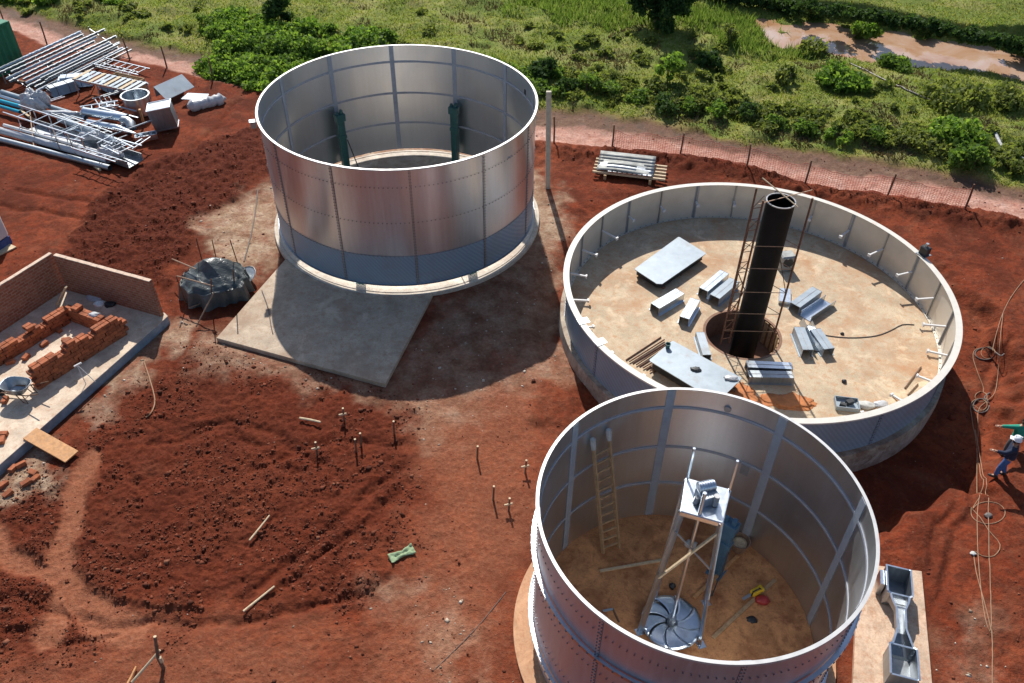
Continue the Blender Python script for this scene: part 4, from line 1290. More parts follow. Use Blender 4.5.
zz = .52
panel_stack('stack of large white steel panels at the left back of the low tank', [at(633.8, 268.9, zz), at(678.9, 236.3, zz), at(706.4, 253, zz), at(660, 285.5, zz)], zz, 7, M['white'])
zz = .58
ps2 = [at(648.8, 360, zz), at(672.5, 340, zz), at(742.6, 377.6, zz), at(718, 402, zz)]
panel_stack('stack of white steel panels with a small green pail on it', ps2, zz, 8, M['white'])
q = at(667.5, 347.5, zz)
mb = MB(); mb.lathe(q, [(.07, 0), (.095, .16), (.10, .16), (.10, .175), (.08, .175), (.065, .02), (.001, .02)], 18); single('pail', 'small green pail standing on the nearer white panel stack', 'pail', mb, M['teal'], smooth=True)
lump('rag', 'dark rag lying in the middle of the nearer white panel stack', 'rag', at(696, 369.5, zz), (.16, .12, .04), M['dark'], 9, 3, .7)
lump('sack', 'white crumpled sack at the right end of the nearer white panel stack', 'sack', at(731, 378, zz), (.26, .15, .06), M['film'], 10, 3, .6)


def channel(label, a, b, w, h, z=FL2, mat='galv', flip=False, roll=0.0, group=None):
    """folded U-shaped steel channel lying on the floor from a to b"""
    t_ = .012
    pf_ = [(-w / 2, 0), (-w / 2 + t_, 0), (-w / 2 + t_, h - t_), (w / 2 - t_, h - t_), (w / 2 - t_, 0), (w / 2, 0), (w / 2, h), (-w / 2, h)]
    if flip: pf_ = [(x, h - y) for x, y in pf_][::-1]
    if roll: pf_ = [(x * math.cos(roll) - y * math.sin(roll), x * math.sin(roll) + y * math.cos(roll)) for x, y in pf_]
    m0 = min(y for x, y in pf_); pf_ = [(x, y - m0) for x, y in pf_]
    a = Z0(a, z + .004); b = Z0(b, z + .004)
    t = thing('steel_channel', label, 'channel', a.lerp(b, .5), group)
    mb = MB(); mb.extrude(pf_, a, b); mb.build('web', M[mat], t)
    if not flip and not roll:
        s0 = (b - a).normalized().cross(UP)
        for o_ in (-w * .5 - .035, w * .5 + .035):
            mb = MB(); mb.beam(a + s0 * o_ + UP * .008, b + s0 * o_ + UP * .008, .06, .01); mb.build('lip', M[mat], t)
        mb = MB(); mb.beam(a.lerp(b, .02) + UP * (h + .005), a.lerp(b, .98) + UP * (h + .005), .02, .008); mb.build('fold_ridge', M['grey_edge'], t)
    d = (b - a).normalized(); s = d.cross(UP)
    for e, k in ((a, 1), (b, -1)):
        mb = MB(); e2 = e + d * .006 * k
        pts = [e2 + s * x + UP * y for x, y in pf_]
        mb.tube([pts[i] for i in range(len(pts))], .009, 4, cap=False, closed=True)
        mb.build('end_edge', M['grey_edge'], t)
    return t


CH = [('pair of channels left of the pit, the outer left one lying open side down', (654, 313), (679, 298), .42, .34, 'galv', False, 0.0),
      ('short single channel close left of the pit, with a dark open end', (683, 325), (694, 306), .36, .34, 'galv', False, 0.0),
      ('bluish channel behind the pit at its left, back one of a pair', (702, 297), (723, 279), .38, .36, 'galv', False, 0.0),
      ('white channel behind the pit at its left, front one of a pair', (713, 304), (733, 287), .42, .36, 'white', False, 0.0),
      ('white channel right of the stack lying open side down beside a trough', (793, 312), (815, 296), .42, .34, 'white', False, 0.0),
      ('open trough-like channel right of the stack lying open side up', (805, 319), (829, 303), .46, .26, 'galv', True, 0.0),
      ('white channel nearest the pit on the right with a dark open end', (797, 334), (806, 357), .38, .34, 'white', False, 0.0),
      ('tipped channel leaning between the two white ones on the right', (803, 326), (815, 352), .40, .28, 'galv', True, .35),
      ('white channel farthest right in the group of three by the pit', (813, 336), (827, 356), .40, .34, 'white', False, 0.0),
      ('small white channel standing between the pit and the nearer panel stack', (699, 337), (706, 360), .30, .24, 'white', False, 0.0)]
for lab, a, b, w, h, m, fl, ro in CH:
    channel(lab, at(*a, FL2), at(*b, FL2), w, h, FL2, m, fl, ro)
channel('blue-grey channel lying in front of the pit, back one of a touching pair', at(745, 371, FL2), at(790, 373, FL2), .34, .34, FL2, 'galv')
channel('dull grey channel lying in front of the pit, front one of a touching pair', at(747, 380, FL2), at(791, 381, FL2), .34, .30, FL2, 'galv_dull')
mb = MB(); q = [at(778, 304, FL2), at(790, 306, FL2), at(790, 292, FL2), at(779, 291, FL2)]
mb.prism([(p.x, p.y) for p in q], FL2 + .01, FL2 + .16); single('steel_box', 'pale blue flat steel box right behind the black stack', 'box', mb, M['galv'], bevel=.01)
q = at(784, 268, FL2)
t = thing('motor_unit', 'grey motor unit standing behind the stack on the shaded floor', 'motor', q)
mb = MB(); mb.box(q + UP * .35, (.6, .5, .7), .2); mb.build('housing', M['sheet_old'], t, bevel=.05)
mb = MB(); mb.tube([q + V3((.0, -.3, .45)), q + V3((.0, .3, .45))], .2, 16); mb.build('drum', M['dark'], t, smooth=True)

t0 = [(628 + 3.4 * k, 368 + 1.6 * k) for k in range(9)]
for k, (x, y) in enumerate(t0):
    a = at(x - 2, y - 8, FL2 + .03 + .03 * (k % 2)); b = at(x + 33, y - 31 + (k % 3), FL2 + .03 + .03 * (k % 2))
    mb = MB(); mb.tube([a, b], .025, 6)
    single('rebar', 'rusty bar in the bundle lying beside the nearer panel stack', 'rebar', mb, M['rust'], 'rusty bars in the low tank')
q = at(846, 406, FL2)
t = thing('parts_tray', 'pale blue tray of small parts near the front wall of the low tank', 'tray', q)
mb = MB(); mb.box(q + UP * .03, (.75, .5, .06), -.15)
for sx, sy, w, l in ((.37, 0, .02, .5), (-.37, 0, .02, .5), (0, .25, .75, .02), (0, -.25, .75, .02)):
    mb.box(q + Matrix.Rotation(-.15, 3, 'Z') @ V3((sx, sy, .10)), (w, l, .16), -.15)
mb.build('tray', M['white'], t)
mb = MB(); mb.box(q + V3((.1, .05, .14)), (.25, .16, .14), .4); mb.box(q + V3((-.15, -.06, .12)), (.2, .12, .12), -.5); mb.build('fittings', M['dark'], t)
lump('sack', 'grey sack lying right of the pale blue parts tray', 'sack', at(866, 406, FL2), (.30, .18, .10), M['greyrag'], 12, 3, .5)
lump('sack', 'pale grey sack farthest right by the front wall of the low tank', 'sack', at(880, 405, FL2), (.26, .16, .09), M['film'], 13, 3, .5)
for lab, a, b, r, m in (('long dark stick leaning on the low tank floor near the right wall', (905, 388), (921, 367), .03, 'wood_dark'),
                        ('short dark stick on the low tank floor close to the front rim', (908, 395), (918, 384), .025, 'wood_dark'),
                        ('brown stick lying by the sacks at the front of the low tank', (892, 395), (899, 402), .03, 'wood_orange')):
    mb = MB(); mb.tube([at(*a, FL2 + .03), at(*b, FL2 + .03)], r, 6); single('stick', lab, 'stick', mb, M[m])
lump('mud_heap', 'flat heap of orange mud at the front of the low tank floor', 'mud', at(786, 402, FL2 - .02), (1.0, .45, .05), M['mud'], 51, 4, .6)
lump('mud_heap', 'low orange mud spread between the pit channels and the near tank rim', 'mud', at(736, 396, FL2 - .02), (.9, .8, .04), M['mud'], 52, 4, .6)
lump('stone', 'small dark lump on the bare sandy floor of the low tank', 'stone', at(844, 382, FL2), (.09, .08, .08), M['dark'], 14)
lump('stone', 'tiny dark lump beside the thin hose on the sandy floor', 'stone', at(842, 334, FL2), (.07, .06, .06), M['dark'], 15)


def rope(name, label, cat, px, r, mat, z=None, jit=0.0):
    pts = [(at(x, y, z) + UP * r) if z is not None else G(x, y, r * .8) for x, y in px]
    # Catmull-Rom
    out = []
    P = [pts[0]] + pts + [pts[-1]]
    for i in range(1, len(P) - 2):
        n = max(3, int((P[i + 1] - P[i]).length / .18))
        for k in range(n):
            s = k / n; s2, s3 = s * s, s * s * s
            out.append(.5 * ((2 * P[i]) + (P[i + 1] - P[i - 1]) * s + (2 * P[i - 1] - 5 * P[i] + 4 * P[i + 1] - P[i + 2]) * s2 + (3 * P[i] - P[i - 1] - 3 * P[i + 1] + P[i + 2]) * s3))
    out.append(pts[-1])
    if z is None:
        g = gz(np.array([p.x for p in out]), np.array([p.y for p in out]))
        for p, h in zip(out, g): p.z = max(p.z, float(h) + r * .7)
    mb = MB(); mb.tube(out, r, 6); return single(name, label, cat, mb, M[mat], smooth=True)


def loop(cx, cy, rx, ry, a0, a1, n=10): return [(cx + rx * math.cos(a0 + (a1 - a0) * i / n), cy + ry * math.sin(a0 + (a1 - a0) * i / n)) for i in range(n + 1)]


rope('hose', 'thin grey hose curving across the sandy floor of the low tank', 'hose', [(817, 334), (835, 337), (855, 338), (876, 336), (890, 331), (902, 325), (914, 325)], .018, 'ropedark', FL2)
rope('hose', 'tan hose with three coils running down the right side of the site', 'hose',
     [(1040, 262), (1016, 290), (1002.5, 314), (993, 347)] + loop(988, 353, 7, 6, -.4, 7.4, 16) + [(983, 349), (975, 350), (973, 358), (978, 374), (983, 387)] + loop(981, 397, 6, 5, -1.2, 6.0, 12) + loop(979, 405, 8, 6, 0, 7.5, 14) + [(971, 405), (972, 420), (977, 455), (981, 490)] + loop(988, 513, 17, 11, 3.6, 9.8, 16) + [(988, 530), (1000, 545), (994, 556), (982, 556), (974, 552), (976, 572), (983, 598), (990, 626), (992, 640), (992, 710)], .013, 'rope')
rope('hose', 'second tan hose lying straight beside the coiled one', 'hose', [(1003, 313), (1000, 340), (998, 370), (995, 392), (986, 402), (978, 412), (977, 450), (977, 520), (979, 570), (985, 618), (991, 627), (989, 560), (988, 515), (982, 470), (975, 430)], .012, 'rope')
rope('cable', 'dark cable looped round the uppermost coil of tan hose', 'cable', loop(985, 354, 10, 6, 0, 5.5, 12) + [(1000, 356), (1004, 354)], .022, 'ropedark')
rope('cable', 'dark cable looped round the middle coil of tan hose', 'cable', loop(981, 406, 8, 7, 0, 6.0, 12) + [(984, 398), (990, 393)], .022, 'ropedark')
lump('valve', 'small dark hose fitting lying in the largest hose coil', 'hose fitting', G(988, 516, .02), (.11, .09, .04), M['ropedark'], 21, 3, .6)
lump('rag', 'crumpled pale rag beside the lowest hose loop', 'rag', G(973, 554, .02), (.09, .07, .03), M['greyrag'], 22, 3, .6)
rope('cable', 'thin dark cable hanging beside the left of the tall lifted tank', 'cable', [(258, 190), (255, 215), (250, 240), (244, 262)], .025, 'ropedark')
rope('cable', 'thin pale cable curving over the dug soil near the slab', 'cable', [(144, 362), (150, 380), (155, 400), (152, 412), (146, 418)], .022, 'rope')
rope('cable', 'thin dark line on the red earth left of the near tank', 'cable', [(506, 592), (480, 624), (455, 650), (432, 672)], .009, 'ropedark')
rope('cable', 'thin cable lying across the square concrete apron', 'cable', [(262, 291), (268, 308), (271, 325), (273, 334)], .02, 'ropedark', PADZ)

# ------------------------------------------------------------------ flume on its pad
mb = MB(); mb.prism([(p.x, p.y) for p in PAD3], -.25, .10)
single('concrete_pad', 'narrow warm concrete pad under the galvanised flume', 'concrete pad', mb, M['conc_flume'], bevel=.015)
FA = Z0(at(898.5, 567.5, .72), .11); FB = Z0(at(905, 677, .72), .11)
t = thing('flume', 'galvanised open-topped measuring flume with narrow throat on the concrete pad', 'flume', FA.lerp(FB, .5))
ax = (FB - FA).normalized(); sx = ax.cross(UP)
LEN = (FB - FA).length
st = [(0, .31, .62, .03), (.26, .31, .62, .03), (.275, .23, .60, .22), (.32, .21, .60, .36), (.40, .11, .60, .38), (.58, .10, .60, .36), (.73, .24, .60, .10), (.745, .32, .62, .04), (1.0, .33, .62, .03)]
vs, fs = [], []
for f, hw, h, zf in st:
    c = FA + ax * LEN * f
    for s_, z_ in ((-hw, h), (-hw, zf), (hw, zf), (hw, h)): vs.append(c + sx * s_ + UP * z_)
for i in range(len(st) - 1):
    for k in range(3): b = i * 4 + k; fs.append((b, b + 1, b + 5, b + 4))
mb = MB(); mb.add(vs, fs); o = mb.build('channel_body', M['galv_dull'], t); sm = o.modifiers.new('thick', 'SOLIDIFY'); sm.thickness = .012
mb = MB()
for k in (0, 3): 
    for i in range(len(st) - 1):
        a, b = V3(vs[i * 4 + k]), V3(vs[i * 4 + 4 + k]); mb.beam(a + UP * .01, b + UP * .01, .05, .02)
mb.build('top_flange', M['galv'], t)
for f in (.0, .27, .738, 1.0):
    hw = .32; c = FA + ax * LEN * f
    mb = MB(); mb.beam(c - sx * hw + UP * .60, c + sx * hw + UP * .60, .04, .03); mb.build('cross_bar', M['galv'], t)
mb = MB(); c = FA + ax * LEN * .12 + sx * .40 * (1 if sx.x < 0 else -1); mb.box(c + UP * .3, (.12, .45, .5), math.atan2(ax.y, ax.x) + PI / 2); mb.build('side_box', M['galv'], t)
for f in (0.003, .997):
    mb = MB(); c = FA + ax * LEN * f; mb.beam(c - sx * .31 + UP * .31, c + sx * .31 + UP * .31, .012, .56); mb.build('end_plate', M['galv_dull'], t)

# ------------------------------------------------------------------ concrete post, sheets on timbers
pb = G(548, 188)
mb = MB(); q = V3((1.41, pb.y - .1, pb.z + 4.72))
mb.beam(pb - UP * .3, q, .22, .17, up=(0, 1, 0)); single('post', 'tall slim concrete post standing right of the tall lifted tank', 'post', mb, M['polegrey'], bevel=.015)
p0 = G(594, 178); p1 = G(662, 186)
d = (p1 - p0).normalized(); s = d.cross(UP); s = -s if s.y < 0 else s; L = (p1 - p0).length; an = math.atan2(d.y, d.x)
for k in range(5):
    mb = MB(); a = p0 + s * (.1 + .3 * k) + UP * (.28 + .0 * k) - d * .1; mb.beam(a, a + d * (L + .2), .09, .09)
    single('timber', 'pale timber bearer under the pile of curved grey sheets', 'timber', mb, M['wood_pale'], 'timbers under the curved sheets')
for f in (.16, .82):
    mb = MB(); a = p0 + d * L * f - s * .1 + UP * .14; mb.beam(a, a + s * 1.6, .12, .22)
    single('timber', 'thick cross timber lying on the ground under the pale bearers', 'timber', mb, M['wood'], 'cross timbers under the bearers')
for k in range(6):
    n = 16; vs = []; fs = []
    for i in range(n + 1):
        f = i / n; sag = (.10 + .025 * (k % 3)) * (1 - (2 * f - .9) ** 2) + .02 * k
        c = p0 + d * (L * (.02 + .83 * f)) + UP * (.36 + max(sag, .0 + .05 * k) * .8)
        w = .36
        for q_, zq in ((.15 + .21 * k, 0), (.15 + .21 * k + w, .05)): vs.append(c + s * (q_ + f * (.02 * k - .08)) + UP * zq)
    for i in range(n): fs.append((2 * i, 2 * i + 1, 2 * i + 3, 2 * i + 2))
    mb = MB(); mb.add(vs, fs)
    o = single('steel_sheet', 'curved grey steel sheet in the pile on timbers behind the low tank', 'sheet', mb, M['galv_dull'] if k == 1 else M['sheet_old'], 'pile of curved sheets', smooth=True)
    sm = o.modifiers.new('thick', 'SOLIDIFY'); sm.thickness = .012
mb = MB(); a = p0 + d * L * .17 + s * .12 + UP * .38
for k in range(9): mb.box(a + d * (.15 + .23 * k), (.16, .10, .05), an)
mb.box(a + d * 1.1 - UP * .03, (2.1, .08, .02), an)
single('steel_angle', 'short bright punched steel angle along the near edge of the sheet pile', 'steel angle', mb, M['galv'])

# ------------------------------------------------------------------ fence along the track
FP = [(5, 25, 1.2), (47, 45, 1.4), (130, 60, 1.3), (167, 68, 1.3), (213, 80, 1.3), (554, 143, 1.4), (612, 148, 1.2), (680, 154, 1.1), (747, 166, 1.15), (805, 183, 1.2), (887, 196, 1.15), (965, 209, 1.25), (1050, 226, 1.2)]
fp = []
FL = ['leftmost dark fence post, close to the green container', 'dark fence post rising behind the rack of long beams', 'dark fence post behind the small trestle tables', 'dark fence post second to the left of the undergrowth', 'dark fence post beside the orange ground at the undergrowth',
      'dark fence post just right of the slim concrete post', 'dark fence post behind the pile of curved sheets', 'dark fence post right of the curved sheets, at the start of the netting', 'dark fence post beside the thin netting straight above the black stack', 'dark fence post above the right shoulder of the low tank',
      'leaning dark fence post in the long run of netting', 'rust-red fence post where the netting ends', 'dark fence post beyond the right edge of the view']
for i, (px, py, h) in enumerate(FP):
    g = G(px, py); tip = g + V3((.06 * math.sin(i * 2.1), .05 * math.cos(i), h)); fp.append((g, tip))
    mb = MB(); mb.tube([g - UP * .3, g.lerp(tip, .5) + V3((.015, 0, 0)), tip], [.05, .045, .04], 7)
    single('fence_post', FL[i], 'fence post', mb, M['rust'] if i == 11 else M['wood_dark'])
for i in range(6, 11):
    (g0, t0_), (g1, t1_) = fp[i], fp[i + 1]
    Ln = (g1 - g0).length; nx_ = int(Ln / .11); nz_ = 9; top = .92
    _u = np.linspace(0, 1, nx_ + 1); GZ = gz(g0.x + (g1.x - g0.x) * _u, g0.y + (g1.y - g0.y) * _u)
    mb = MB()
    def pt(u, v):
        g = g0.lerp(g1, u); bz = float(GZ[int(round(u * nx_))]); sag = .16 * math.sin(u * PI) * (1 + .5 * math.sin(u * 9 + i))
        return V3((g.x, g.y + .05 * math.sin(u * 11 + v * 3), bz + .02 + v * (top - sag)))
    for j in range(nz_ + 1):
        for k in range(nx_): mb.beam(pt(k / nx_, j / nz_), pt((k + 1) / nx_, j / nz_), .008, .022 if j in (0, nz_) else .013)
    for k in range(nx_ + 1):
        mb.beam(pt(k / nx_, 0), pt(k / nx_, 1), .008, .012, up=(d.x, d.y, 0))
    single('safety_net', ['red safety netting strung from the first netted post toward the right', 'red safety netting behind the back rim of the low tank', 'red safety netting above the black stack', 'red safety netting beside the leaning fence post', 'last bay of red safety netting ending at the rust-red post'][i - 6], 'netting', mb, M['netting'])
rope('pipe', 'grey pipe bent over the grass at the far right', 'pipe', [(994, 134), (1003, 150), (1016, 158), (1040, 168)], .10, 'pipe_grey')
rope('pipe', 'thin dark pipe running down the meadow from the flat-topped bush', 'pipe', [(850, 64), (875, 76), (905, 90), (940, 105)], .05, 'ropedark')

# ------------------------------------------------------------------ stakes and sticks
STK = [((344, 421), 406, 'wooden stake nearest the apron corner, left of the taller pair'), ((317, 455), 434, 'lone low stake farthest left on the dug soil'), ((356, 452), 413, 'front stake of the taller pair on the dug soil'), ((361, 446), 407, 'back stake of the taller pair on the dug soil'),
       ((394, 434), 407, 'stake standing at the edge of the dug soil below the apron'), ((477, 459), 434, 'stake left of the tallest stake near the near tank'), ((493, 500), 450, 'tallest stake standing on the bare red earth'), ((525, 473), 448, 'stake with a cross piece closest to the near tank'), ((508.5, 511), 484, 'stake with a cross piece in front of the tallest stake')]
for i, (b, ty, lab) in enumerate(STK):
    g = G(*b); hh = .62 * (b[1] - ty) / 24 * (g.length / 34); hh = max(.55, min(1.25, hh))
    t = thing('stake', lab, 'stake', g)
    mb = MB(); mb.tube([g - UP * .2, g + V3((.03, .02, hh))], [.035, .03], 7); mb.build('shaft', M['wood_dark'], t)
    mb = MB(); mb.tube([g + V3((.03, .02, hh)), g + V3((.03, .02, hh + .03))], .034, 7); mb.build('cut_end', M['wood_pale'], t)
    if i in (0, 1, 7, 8):
        mb = MB(); mb.beam(g + V3((-.12, -.03, hh * .55)), g + V3((.12, .02, hh * .6)), .03, .07); mb.build('cross_piece', M['wood_pale'], t)
for lab, a, b, r, m in (('pale bamboo stick in the middle of the dug soil', (250, 542), (270, 517), .028, 'wood_pale'), ('longer pale bamboo stick toward the bottom of the dug soil', (244, 613), (275, 588), .032, 'wood_pale'),
                        ('short pale stick on the dug soil below the apron', (300, 420), (321, 424), .04, 'wood_pale'), ('light bamboo pole of the tipped frame at the bottom left', (133, 684), (160, 650), .035, 'wood_pale'),
                        ('reddish stick left of the light bamboo pole at the bottom', (126, 690), (137, 668), .03, 'wood_orange')):
    p, q = G(*a, r + .05), G(*b, r + .05)
    if 'tipped' in lab: q.z += .5; q = at(160, 650, q.z)
    mb = MB(); mb.tube([p, p.lerp(q, .5) + V3((.01, .01, 0)), q], [r, r * .95, r * .8], 7); single('stick', lab, 'stick', mb, M[m])
g = G(163.5, 668)
t = thing('stake', 'leaning dark stake with a pale cut end at the bottom left', 'stake', g)
tip = at(155, 637, g.z + 1.0)
mb = MB(); mb.tube([g - UP * .2, g + V3((0, 0, .5)), tip], [.05, .045, .04], 8); mb.build('shaft', M['wood_dark'], t)
mb = MB(); mb.tube([tip, tip + (tip - g).normalized() * .02], .042, 8); mb.build('cut_end', M['wood_pale'], t)
mb = MB(); mb.box(g + V3((.05, 0, .42)), (.07, .07, .22), .3); mb.build('cleat', M['wood_pale'], t)
# sack
def cloth(name, label, cat, px, w, mat, z=0.05, amp=.08, seed=1):
    a, b = G(*px[0]), G(*px[1]); d = (b - a); L = d.length; d.normalize(); s = d.cross(UP); n, m = 18, 8; vs, fs = [], []
    for i in range(n + 1):
        for j in range(m + 1):
            u, v = i / n, j / m - .5; ww = w * (1 - .45 * math.sin(u * PI) ** 2)
            c = a + d * L * u + s * ww * v; zz_ = float(gz(np.array([c.x]), np.array([c.y]))[0]) + z + amp * float(fbm(np.array([u * 5 + seed]), np.array([v * 6 + 3]), 3, seed)[0])
            vs.append((c.x, c.y, zz_))
    for i in range(n):
        for j in range(m): k = i * (m + 1) + j; fs.append((k, k + 1, k + m + 2, k + m + 1))
    mb = MB(); mb.add(vs, fs); o = single(name, label, cat, mb, mat, smooth=True, angle=180); sm = o.modifiers.new('t', 'SOLIDIFY'); sm.thickness = .015
cloth('sack', 'folded pale green sack lying on the red earth left of the near tank', 'sack', ((390, 561), (414, 550)), .34, M['rag'], .0, .14)

# ------------------------------------------------------------------ tarpaulin heap with rods
hc = at(217, 292, 0); hc.z = onground(hc.x, hc.y).z
n1, n2 = 110, 40; vs, fs = [], []
for i in range(n1):
    a = 2 * PI * i / n1
    R_ = 1.05 * (abs(math.cos(a - .3)) ** 2.5 + abs(math.sin(a - .3)) ** 2.5) ** (-1 / 2.5)
    for j in range(n2 + 1):
        v = j / n2
        r = R_ * (v / .55 if v < .55 else 1 + .10 * (v - .55) / .45)
        zt = .95 - .25 * min(v / .55, 1) ** 2 + .5 * math.exp(-((math.cos(a) * min(r, R_) + .0) ** 2 + (math.sin(a) * min(r, R_) - .35) ** 2) / .35)
        zz_ = zt if v < .55 else zt * (1 - ((v - .55) / .45) ** 1.25)
        if v > .45 and v < .6: zz_ -= .06
        x_, y_ = math.cos(a) * r * 1.12, math.sin(a) * r * .92
        wv = fbm(np.array([x_ * 1.1 + zz_ * .8]), np.array([y_ * 1.5 + 5]), 3, 4, .5)[0] - .5
        fold = (.10 * math.sin(a * 8 + 2 * math.sin(a * 3)) + .05 * math.sin(a * 19 + 3 * math.sin(a * 2))) * max(0, (v - .3)) * 1.4
        vs.append((hc.x + x_ * (1 + fold + wv * .12), hc.y + y_ * (1 + fold + wv * .12), hc.z + max(.0, zz_ + wv * .22 - .10 * abs(math.sin(x_ * 3.1 + 1.7 * math.sin(y_ * 2.6))) * (1 if v < .6 else .25)) + .01))
for i in range(n1):
    for j in range(n2): b = i * (n2 + 1) + j; c = ((i + 1) % n1) * (n2 + 1) + j; fs.append((b, c, c + 1, b + 1))
mb = MB(); mb.add(vs, fs); single('tarpaulin', 'dark grey plastic sheet draped over a heap beside the concrete apron', 'tarpaulin', mb, M['tarp'], smooth=True, angle=180)
mb = MB(); q = at(246, 276, .22)
mb.lathe(q, [(.001, .0), (.42, .0), (.45, .03), (.44, .04), (.40, .012), (.001, .012)], 28); o = single('metal_disc', 'blue-grey round metal disc tilted beside the draped heap', 'disc', mb, M['galv_dull']); o.rotation_euler = (.3, -.35, 0)
for k, (b, tx, h, lab) in enumerate([((204, 268), (196, 238), 1.9, 'left rod behind the draped heap'), ((217, 262), (212, 240), 1.7, 'middle rod behind the draped heap'), ((238, 264), (230, 240), 1.9, 'right rod behind the draped heap'),
                          ((187, 306), (176, 276), 1.3, 'rod at the front left corner of the draped heap'), ((235, 288), (233, 270), 1.7, 'rod in front of the right side of the draped heap'), ((211, 300), (211, 279), 1.6, 'rod in front of the middle of the draped heap')]):
    g = G(*b); mb = MB(); mb.tube([g - UP * .1, at(tx[0], tx[1], g.z + h)], .022, 6); single('rod', 'thin dark ' + lab, 'rod', mb, M['rust'])
for lab, a, za, b, zb in (('pale pole lying across the top left of the draped heap', (172, 259), .9, (196, 269), 1.2), ('pale pole along the front edge of the draped heap', (177, 276), 1.05, (213, 286), 1.2), ('pale stick lying at the foot of the draped heap', (189, 308), .15, (204, 302), .2), ('thin light rod leaning out in front of the draped heap', (196, 327), .1, (214, 292), 1.0)):
    mb = MB(); mb.tube([at(*a, za), at(*b, zb)], .025, 6); single('pole', lab, 'pole', mb, M['rust_pale'])

# ------------------------------------------------------------------ brick building under construction
mb = MB(); mb.prism([(p.x, p.y) for p in SLABB], -.35, SLABZ)
o = mb.build('concrete_slab', [M['conc_slab'], M['slab_edge']], bevel=.01)
for p in o.data.polygons: p.material_index = 0 if p.normal.z > .5 else 1
tag(o, 'pale concrete slab with shade-tinted blue-grey edges at the left', 'concrete slab')


def brick_wall(label, a, b, z0, h, th, cap=True):
    d = (b - a); L = d.length; an = math.atan2(d.y, d.x)
    t = thing('brick_wall', label, 'wall', Z0(a, z0)); t.rotation_euler = (0, 0, an)
    ORG[t] = V3((0, 0, 0))
    mb = MB(); mb.box((L / 2, th / 2, h / 2), (L, th, h)); mb.build('masonry', M['brick'], t)
    if cap:
        mb = MB()
        rg = random.Random(int(L * 10)); x_ = 0
        while x_ < L - .05:
            w = min(rg.uniform(.25, .34), L - x_); mb.box((x_ + w / 2, th / 2 + rg.uniform(-.004, .004), h + .012 + rg.uniform(0, .006)), (w - .008, th - .02, .024)); x_ += w
        mb.build('cap', M['mortar'], t)
    return t


brick_wall('back brick wall of the unfinished room, ending at the right', BW0 + V3((.15, -.02, 0)), BW1, SLABZ, 1.6, .16)
bl0 = V3((-16.99, 25.2, SLABZ)); bdir = (V3((-18.22, 22.35, 0)) - V3((-17.06, 24.65, 0))).normalized()
brick_wall('left brick wall of the unfinished room, running out of view', bl0 + bdir * 7.5, bl0, SLABZ, 1.6, .16)
mb = MB(); mb.beam(at(57, 305, SLABZ + .08), at(66, 287, SLABZ + 1.2), .10, .05)
single('board', 'pale board leaning in the corner of the unfinished room', 'board', mb, M['wood_pale'])


def brick_pile(label, a, b, courses, th, rag, seed):
    """a low partition of loose-laid hollow bricks, stepped and ragged along its top"""
    d = (b - a); L = d.length; d.normalize(); an = math.atan2(d.y, d.x); s = d.cross(UP)
    rg = random.Random(seed); mb = MB(); bl, bh = .29, .145
    n = int(L / bl)
    for i in range(n):
        u = i / n
        c = courses - int(rag * (fbm(np.array([i * .55 + seed]), np.array([seed * 1.3]), 2, seed)[0] * 2.2)) + (rg.random() < .2)
        if i < 1 or i > n - 2: c -= 1
        for k in range(max(1, c)):
            off = (bl / 2 if k % 2 else 0) + rg.uniform(-.012, .012)
            if off + bl * (i + .5) > L: continue
            for w in range(th):
                q = a + d * (bl * (i + .5) + off) + s * ((w - (th - 1) / 2) * .17 + rg.uniform(-.012, .012)) + UP * (bh * (k + .5))
                mb.box(q, (bl - .012, .155, bh - .008), an + rg.uniform(-.05, .05))
    o = single('brick_partition', label, 'brick partition', mb, M['brick_loose'], bevel=.008)
    return o


S_ = SLABZ
brick_pile('long ragged brick partition in the middle of the slab, behind the wheelbarrow', at(36, 389, S_), at(126, 332, S_), 6, 2, .6, 1)
brick_pile('ragged brick partition along the left, nearer the left wall', at(-14, 372, S_), at(68, 321, S_), 5, 2, 1.2, 2)
brick_pile('short brick partition joining the two long ones at the back', at(68, 316, S_), at(104, 330, S_), 5, 2, 1.0, 3)
rg = random.Random(9)
BRK = [(26, 357), (44, 344), (10, 362), (70, 308), (96, 318), (120, 330), (58, 330), (66, 340), (5, 400), (2, 440), (3, 434)]
for i, (px, py) in enumerate(BRK):
    z_ = S_ + .06
    mb = MB(); mb.box(at(px, py, z_), (.29, .16, .14), rg.uniform(0, 3)); single('brick', 'loose orange brick lying by itself on the pale slab', 'brick', mb, M['brick_loose'], 'loose bricks on the slab', bevel=.01)
for i, (px, py) in enumerate([(14, 470), (27, 484), (34, 474), (4, 486), (9, 495), (36, 480), (22, 466)]):
    mb = MB(); g = G(px, py, .07); mb.box(g, (.29, .16, .14), Euler((rg.uniform(-.3, .3), rg.uniform(-.3, .3), rg.uniform(0, 3))).to_matrix()); single('brick', 'loose brick lying in the rubble beside the slab edge', 'brick', mb, M['brick_loose'], 'loose bricks beside the slab', bevel=.01)
